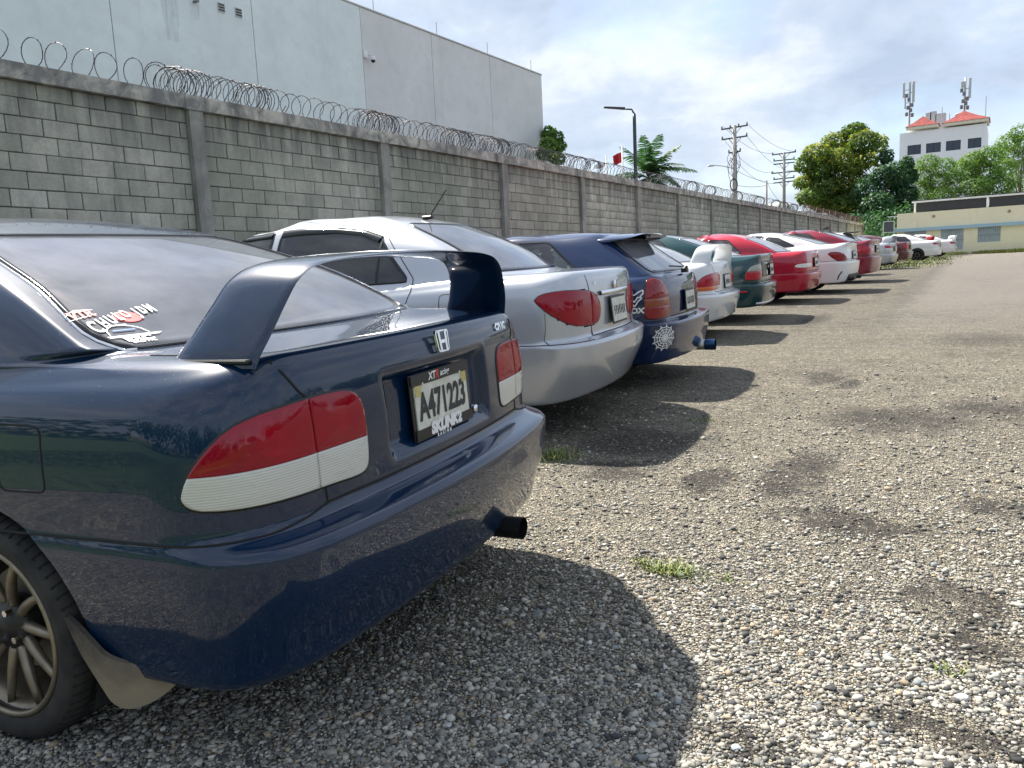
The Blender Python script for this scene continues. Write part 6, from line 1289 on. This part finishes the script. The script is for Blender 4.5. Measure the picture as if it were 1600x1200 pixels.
# ------------------------------------------------------------------ low yellow building
YB = 58.5; X0 = at_Y(1402, 334, YB)[0]; X1 = X0+16; ZB = gz(YB)-.3; ZT = 3.88
def wallmat(name, base, st=.5):
    t = NT(name); co = t.co('Position'); n = t.noise(.7, 6, .65, co); d = t.noise(1.6, 5, .6, co, 0, (1, 1, .18)); f = t.noise(18, 4, .7, co)
    c = t.mix(t.ramp(n, [(.4, 0.0), (.7, st)]), base, tuple(q*.86 for q in base)); c = t.mix(t.ramp(d, [(.56, 0.0), (.78, st)]), c, tuple(q*.70 for q in base)); t.set(color=c, rough=.85, spec=.2); t.bump(f, .15, .01); return t.m
YEL = wallmat('yellow_plaster', (0.86, 0.79, 0.56)); BLUEB = wallmat('blue_band', (0.36, 0.52, 0.62), .4); TOWM = wallmat('tower_white', (0.72, 0.76, 0.80), .25)
yb = empty('yellow_building', (X0, YB, gz(YB))); tag(yb, 'low pale yellow building with blue ledge and barred windows at the far end', 'building'); o0 = np.array([X0, YB, gz(YB)])
def ypart(name, x0, x1, z0, z1, y0, y1, mat, par=None, **k): return MB().box(((x0+x1)/2-X0, (y0+y1)/2-YB, (z0+z1)/2-o0[2]), (x1-x0, y1-y0, z1-z0)).build(name, mat, par or yb, **k)
wins = []
for a, b in (((1413, 362), (1447, 375)), ((1470, 359), (1505, 390)), ((1528, 355), (1563, 377))):
    A, B = at_Y(*a, YB), at_Y(*b, YB); wins.append((A[0], B[0], B[2], 2.62))
wins[0] = (wins[0][0], wins[0][1], 1.55, 2.62); wins.append((3.0, 4.2, 1.6, 2.62))
xs_ = [X0]+[v for w_ in wins for v in w_[:2]]+[X1]
for q in range(0, len(xs_), 2): ypart('wall', xs_[q], xs_[q+1], ZB, 2.66, YB, YB+.25, YEL)
for (a, b, z0, z1) in wins:
    ypart('wall', a, b, ZB, z0, YB, YB+.25, YEL); w_ = ypart('window', a, b, z0, 2.66, YB+.10, YB+.14, simple('pale_shutter', (0.52, 0.60, 0.62), .6))
    for k in range(int((b-a)/.11)): MB().box((a+.07+k*.11-X0, .03, (z0+2.64)/2-o0[2]), (.025, .025, 2.64-z0)).build('bar', simple('grey_bar', (0.26, 0.31, 0.34), .6), w_)
    MB().box(((a+b)/2-X0, .02, (z0+2.62)/2-o0[2]), (b-a, .03, .035)).build('bar_rail', simple('grey_bar', (0.26, 0.31, 0.34), .6), w_)
ypart('ledge', X0-.12, X1, 2.66, 2.86, YB-.22, YB+.25, BLUEB); ypart('parapet', X0, X1, 2.86, ZT, YB-.02, YB+.25, YEL); ypart('side_wall', X0, X0+.25, ZB, ZT-.002, YB+.25, YB+9, YEL); ypart('roof_slab', X0+.25, X1, 3.4, 3.55, YB+.25, YB+9, YEL)
for px, py in ((1459, 338), (1577, 330)):
    P_ = at_Y(px, py, YB-.02); MB().lathe([(0, -.03), (.10, -.03), (.10, .02)], 16, 'y', (P_[0]-X0, -.02, P_[2]-o0[2])).build('round_vent', simple('vent_brown', (0.34, 0.27, 0.19), .8), yb)
cn = empty('roof_canopy', (X0+1, YB+.6, 3.55)); tag(cn, 'dark shade canopy with white frame on the yellow building roof', 'canopy'); WF = simple('white_frame', (0.70, 0.72, 0.72), .5)
for k in range(4): MB().box((k*4.15, 0, .52), (.12, .12, 1.04)).build('post', WF, cn); 
MB().box((7, -.03, 1.05), (14.4, .14, .10)).build('front_beam', WF, cn); DK = simple('shade_panel', (0.025, 0.028, 0.035), .6)
for k in range(3): MB().box((k*4.15+2.08, .06, .50), (4.0, .03, .98)).build('panel', DK, cn)
MB().box((7, 2.2, 1.13), (14.4, 4.5, .04)).build('roof_sheet', DK, cn)
cg = empty('cage', (X0-.55, YB+.2, gz(YB))); tag(cg, 'small white framed cage at the left corner of the yellow building', 'cage'); A = at_Y(1389, 363, YB); B = at_Y(1401, 345, YB)
z0_, z1_ = A[2]-gz(YB), B[2]-gz(YB)
for x in (-.30, .35): MB().box((x, 0, z1_/2), (.05, .05, z1_)).build('post', WF, cg)
for z in (z0_, z1_): MB().box((.025, 0, z), (.62, .045, .05)).build('rail', WF, cg)
MB().box((.025, .05, (z0_+z1_)/2), (.6, .03, z1_-z0_)).build('mesh_panel', simple('mesh_dark', (.10, .11, .11), .7), cg); MB().box((.25, -.05, z1_+.30), (.55, .3, .05)).build('small_awning', WF, cg)
# young shrub and weeds by the yellow wall
def shrub(px, py, depth, h, w, n, label, seed):
    b = at_depth(px, py, depth); b[2] = gz(b[1]); root = empty('shrub', tuple(b)); tag(root, label, 'shrub', 'shrubs by the yellow wall'); r = np.random.default_rng(seed)
    cl = [(r.normal(0, w*.4), r.normal(0, w*.3), h*r.uniform(.15, .95), w*.3, h*.14) for _ in range(9)]; V, F, k = leaves(cl, n, .13, seed, .4); from_np('foliage', V, F, L_LIGHT, root, rnd=k); mb = MB()
    for c in cl[:5]: mb.tube([(0, 0, -.05), (c[0]*.6, c[1]*.6, c[2]*.6), (c[0], c[1], c[2])], [.02, .014, .006], 4)
    mb.build('stem', BARK, root)
shrub(1491, 396, 54.5, 1.6, .75, 700, 'young leafy shrub against the yellow wall beside the last white car', 41); shrub(1558, 394, 54.8, .4, .4, 200, 'small dark weed at the foot of the yellow wall', 42); shrub(1502, 397, 54, .6, .6, 300, 'low bushy weed at the foot of the taller shrub', 43)
# ------------------------------------------------------------------ white tower with red roofs
TY = 120.0; tl, tr_ = at_Y(1406, 208, TY)[0], at_Y(1542, 193, TY)[0]; TZ = 17.45; z00 = gz(62)
tw = empty('white_tower', (tl, TY, z00)); tag(tw, 'white office block with dark windows and small red roofs beyond the trees', 'building')
def tpart(name, x0, x1, z0, z1, y0, y1, mat, par=None): return MB().box(((x0+x1)/2-tl, (y0+y1)/2-TY, (z0+z1)/2-z00), (x1-x0, y1-y0, z1-z0)).build(name, mat, par or tw)
tw_w = [(at_Y(a, 230, TY)[0], at_Y(b, 230, TY)[0]) for a, b in ((1418, 1439), (1447, 1470), (1478, 1501), (1512, 1533))]; wz0, wz1 = 14.5, 15.75
ed = [tl]+[v for w_ in tw_w for v in w_]+[tr_]
for q in range(0, len(ed), 2): tpart('wall', ed[q], ed[q+1], wz0, wz1, TY, TY+.3, TOWM)
tpart('wall', tl, tr_, z00-.5, wz0, TY, TY+.3, TOWM); tpart('wall', tl, tr_, wz1, TZ, TY, TY+.3, TOWM); tpart('side_wall', tl, tl+.3, z00-.5, TZ-.01, TY+.3, TY+12, TOWM); tpart('side_wall', tr_-.3, tr_, z00-.5, TZ-.01, TY+.3, TY+12, TOWM); tpart('back_wall', tl+.3, tr_-.3, z00-.5, TZ-.3, TY+11.5, TY+12, TOWM); tpart('roof_slab', tl+.3, tr_-.3, TZ-.5, TZ-.25, TY+.3, TY+11.5, TOWM)
tg = simple('tower_glass', (0.03, 0.045, 0.07), .12, 0.2)
for (a, b) in tw_w:
    w_ = tpart('window', a, b, wz0, wz1, TY+.14, TY+.2, simple('tower_frame', (0.03, .035, .04), .5)); tpart('pane', a+.08, (a+b)/2-.03, wz0+.08, wz1-.08, TY+.10, TY+.13, tg, w_); tpart('pane', (a+b)/2+.03, b-.08, wz0+.08, wz1-.08, TY+.10, TY+.13, tg, w_)
ROOFM = simple('red_tile', (0.22, 0.035, 0.03), .85, var=.45, scale=2.2); CREAM = simple('cream_eave', (0.62, 0.60, 0.50), .8)
def pyr(a, b, apex, zb):
    A, B, P_ = at_Y(*a, TY), at_Y(*b, TY), at_Y(*apex, TY); d = (B[0]-A[0])*.5; cx = P_[0]
    V = [(A[0]-tl, -.6, zb-z00), (B[0]-tl, -.6, zb-z00), (B[0]-tl, 2*d-.6, zb-z00), (A[0]-tl, 2*d-.6, zb-z00), (cx-tl, d-.6, P_[2]-z00), ]
    V += [((V[0][0]+cx-tl)/2, d*.5-.6, zb-z00+(P_[2]-zb)*.44), ((V[1][0]+cx-tl)/2, d*.5-.6, zb-z00+(P_[2]-zb)*.44)]
    o = MB().add(V, [(0, 1, 6, 5), (5, 6, 4), (1, 2, 4, 6), (2, 3, 4), (3, 0, 5, 4), (3, 2, 1, 0)]).build('roof', ROOFM, tw)
    MB().box(((A[0]+B[0])/2-tl, d-.6, zb-.2-z00), (B[0]-A[0]-.25, 2*d-.25, .38)).build('eave', CREAM, o)
pyr((1415, 198), (1468, 196), (1441, 179), 18.12); pyr((1472, 196), (1547, 188), (1505, 169), 18.05)
for px, w_, h_ in ((1434, .7, 1.5), (1444, .7, 2.2), (1452, .75, 2.3), (1461, .8, 1.9), (1469, .5, 1.9)):
    P_ = at_Y(px, 195, TY); MB().box((P_[0]-tl, 6.5, TZ+.5+h_/2-z00), (w_, .9, h_+1)).build('roof_unit', simple('roof_unit', (0.42, .45, .46), .8), tw)
MB().lathe([(0, 1.3), (.62, 1.3), (.66, 1.15), (.58, 1.1), (.55, -1.6)], 16, 'z', (at_Y(1497, 180, TY)[0]-tl, 5.0, at_Y(1497, 172, TY)[2]-1.0-z00)).build('water_tank', simple('tank', (0.45, .47, .48), .7), tw, smooth=True)
for px, py in ((1469, 160), (1475, 171), (1481, 170), (1540, 142)):
    P_ = at_Y(px, py, TY); MB().tube([(P_[0]-tl, 4, TZ-.3-z00), (P_[0]-tl, 4, P_[2]-z00)], .05, 5).build('roof_mast', GREYST, tw)
def antenna(px, py0, py1, label, offs):
    a, b = at_Y(px, py0, TY+3), at_Y(px, py1, TY+3); e = empty('antenna_mast', (b[0], b[1], b[2])); tag(e, label, 'antenna', 'antenna masts on the white tower'); h = a[2]-b[2]
    MB().tube([(0, 0, -1.6), (0, 0, h)], .11, 8).build('mast', GREYST, e, smooth=True)
    for dx, z, w_, hh in offs: MB().add(*chamfer_box(w_, .22, hh, .04)).build('antenna_panel', simple('antenna_panel', (0.42, .45, .44), .6), e, loc=(dx, -.25, z*h)); MB().tube([(0, 0, z*h), (dx, -.2, z*h)], .04, 5).build('bracket', IRON, e)
    for dx, z in ((-.35, .10), (.35, .06), (.15, .20), (-.2, .28), (.3, .34), (-.1, .5), (-.4, .62)): MB().add(*chamfer_box(.36, .36, .5, .05)).build('radio_unit', simple('radio_unit', (0.16, .18, .19), .7), e, loc=(dx, -.2, z*h))
antenna(1421, 128, 184, 'left antenna mast with panel antennas on the white tower', ((-.75, .78, .3, 2.0), (-.05, .72, .22, 2.6), (.45, .70, .32, 2.8), (-.55, .42, .2, 1.6)))
antenna(1507, 122, 172, 'right antenna mast with tall panel above the larger red roof', ((.55, .66, .3, 2.6), (-.25, .80, .5, .8), (-.05, .5, .2, 2.0)))
# far pale dome beyond the wall
p = at_depth(1217, 318, 95); MB_ = MB().lathe([(2.0, -3), (2.0, 0), (1.8, .7), (1.2, 1.2), (0, 1.4)], 20, 'z'); o = MB_.build('storage_tank', simple('pale_tank', (.50, .54, .50), .8), smooth=True, loc=(p[0], p[1], p[2]-1.2)); tag(o, 'pale domed storage tank beyond the wall behind the farther pole', 'tank')
MB().lathe([(2.02, -(p[2]-1.2-gz(p[1]))), (2.02, -2.9)], 20, 'z').build('tank_wall', simple('pale_tank', (.50, .54, .50), .8), o, smooth=True)
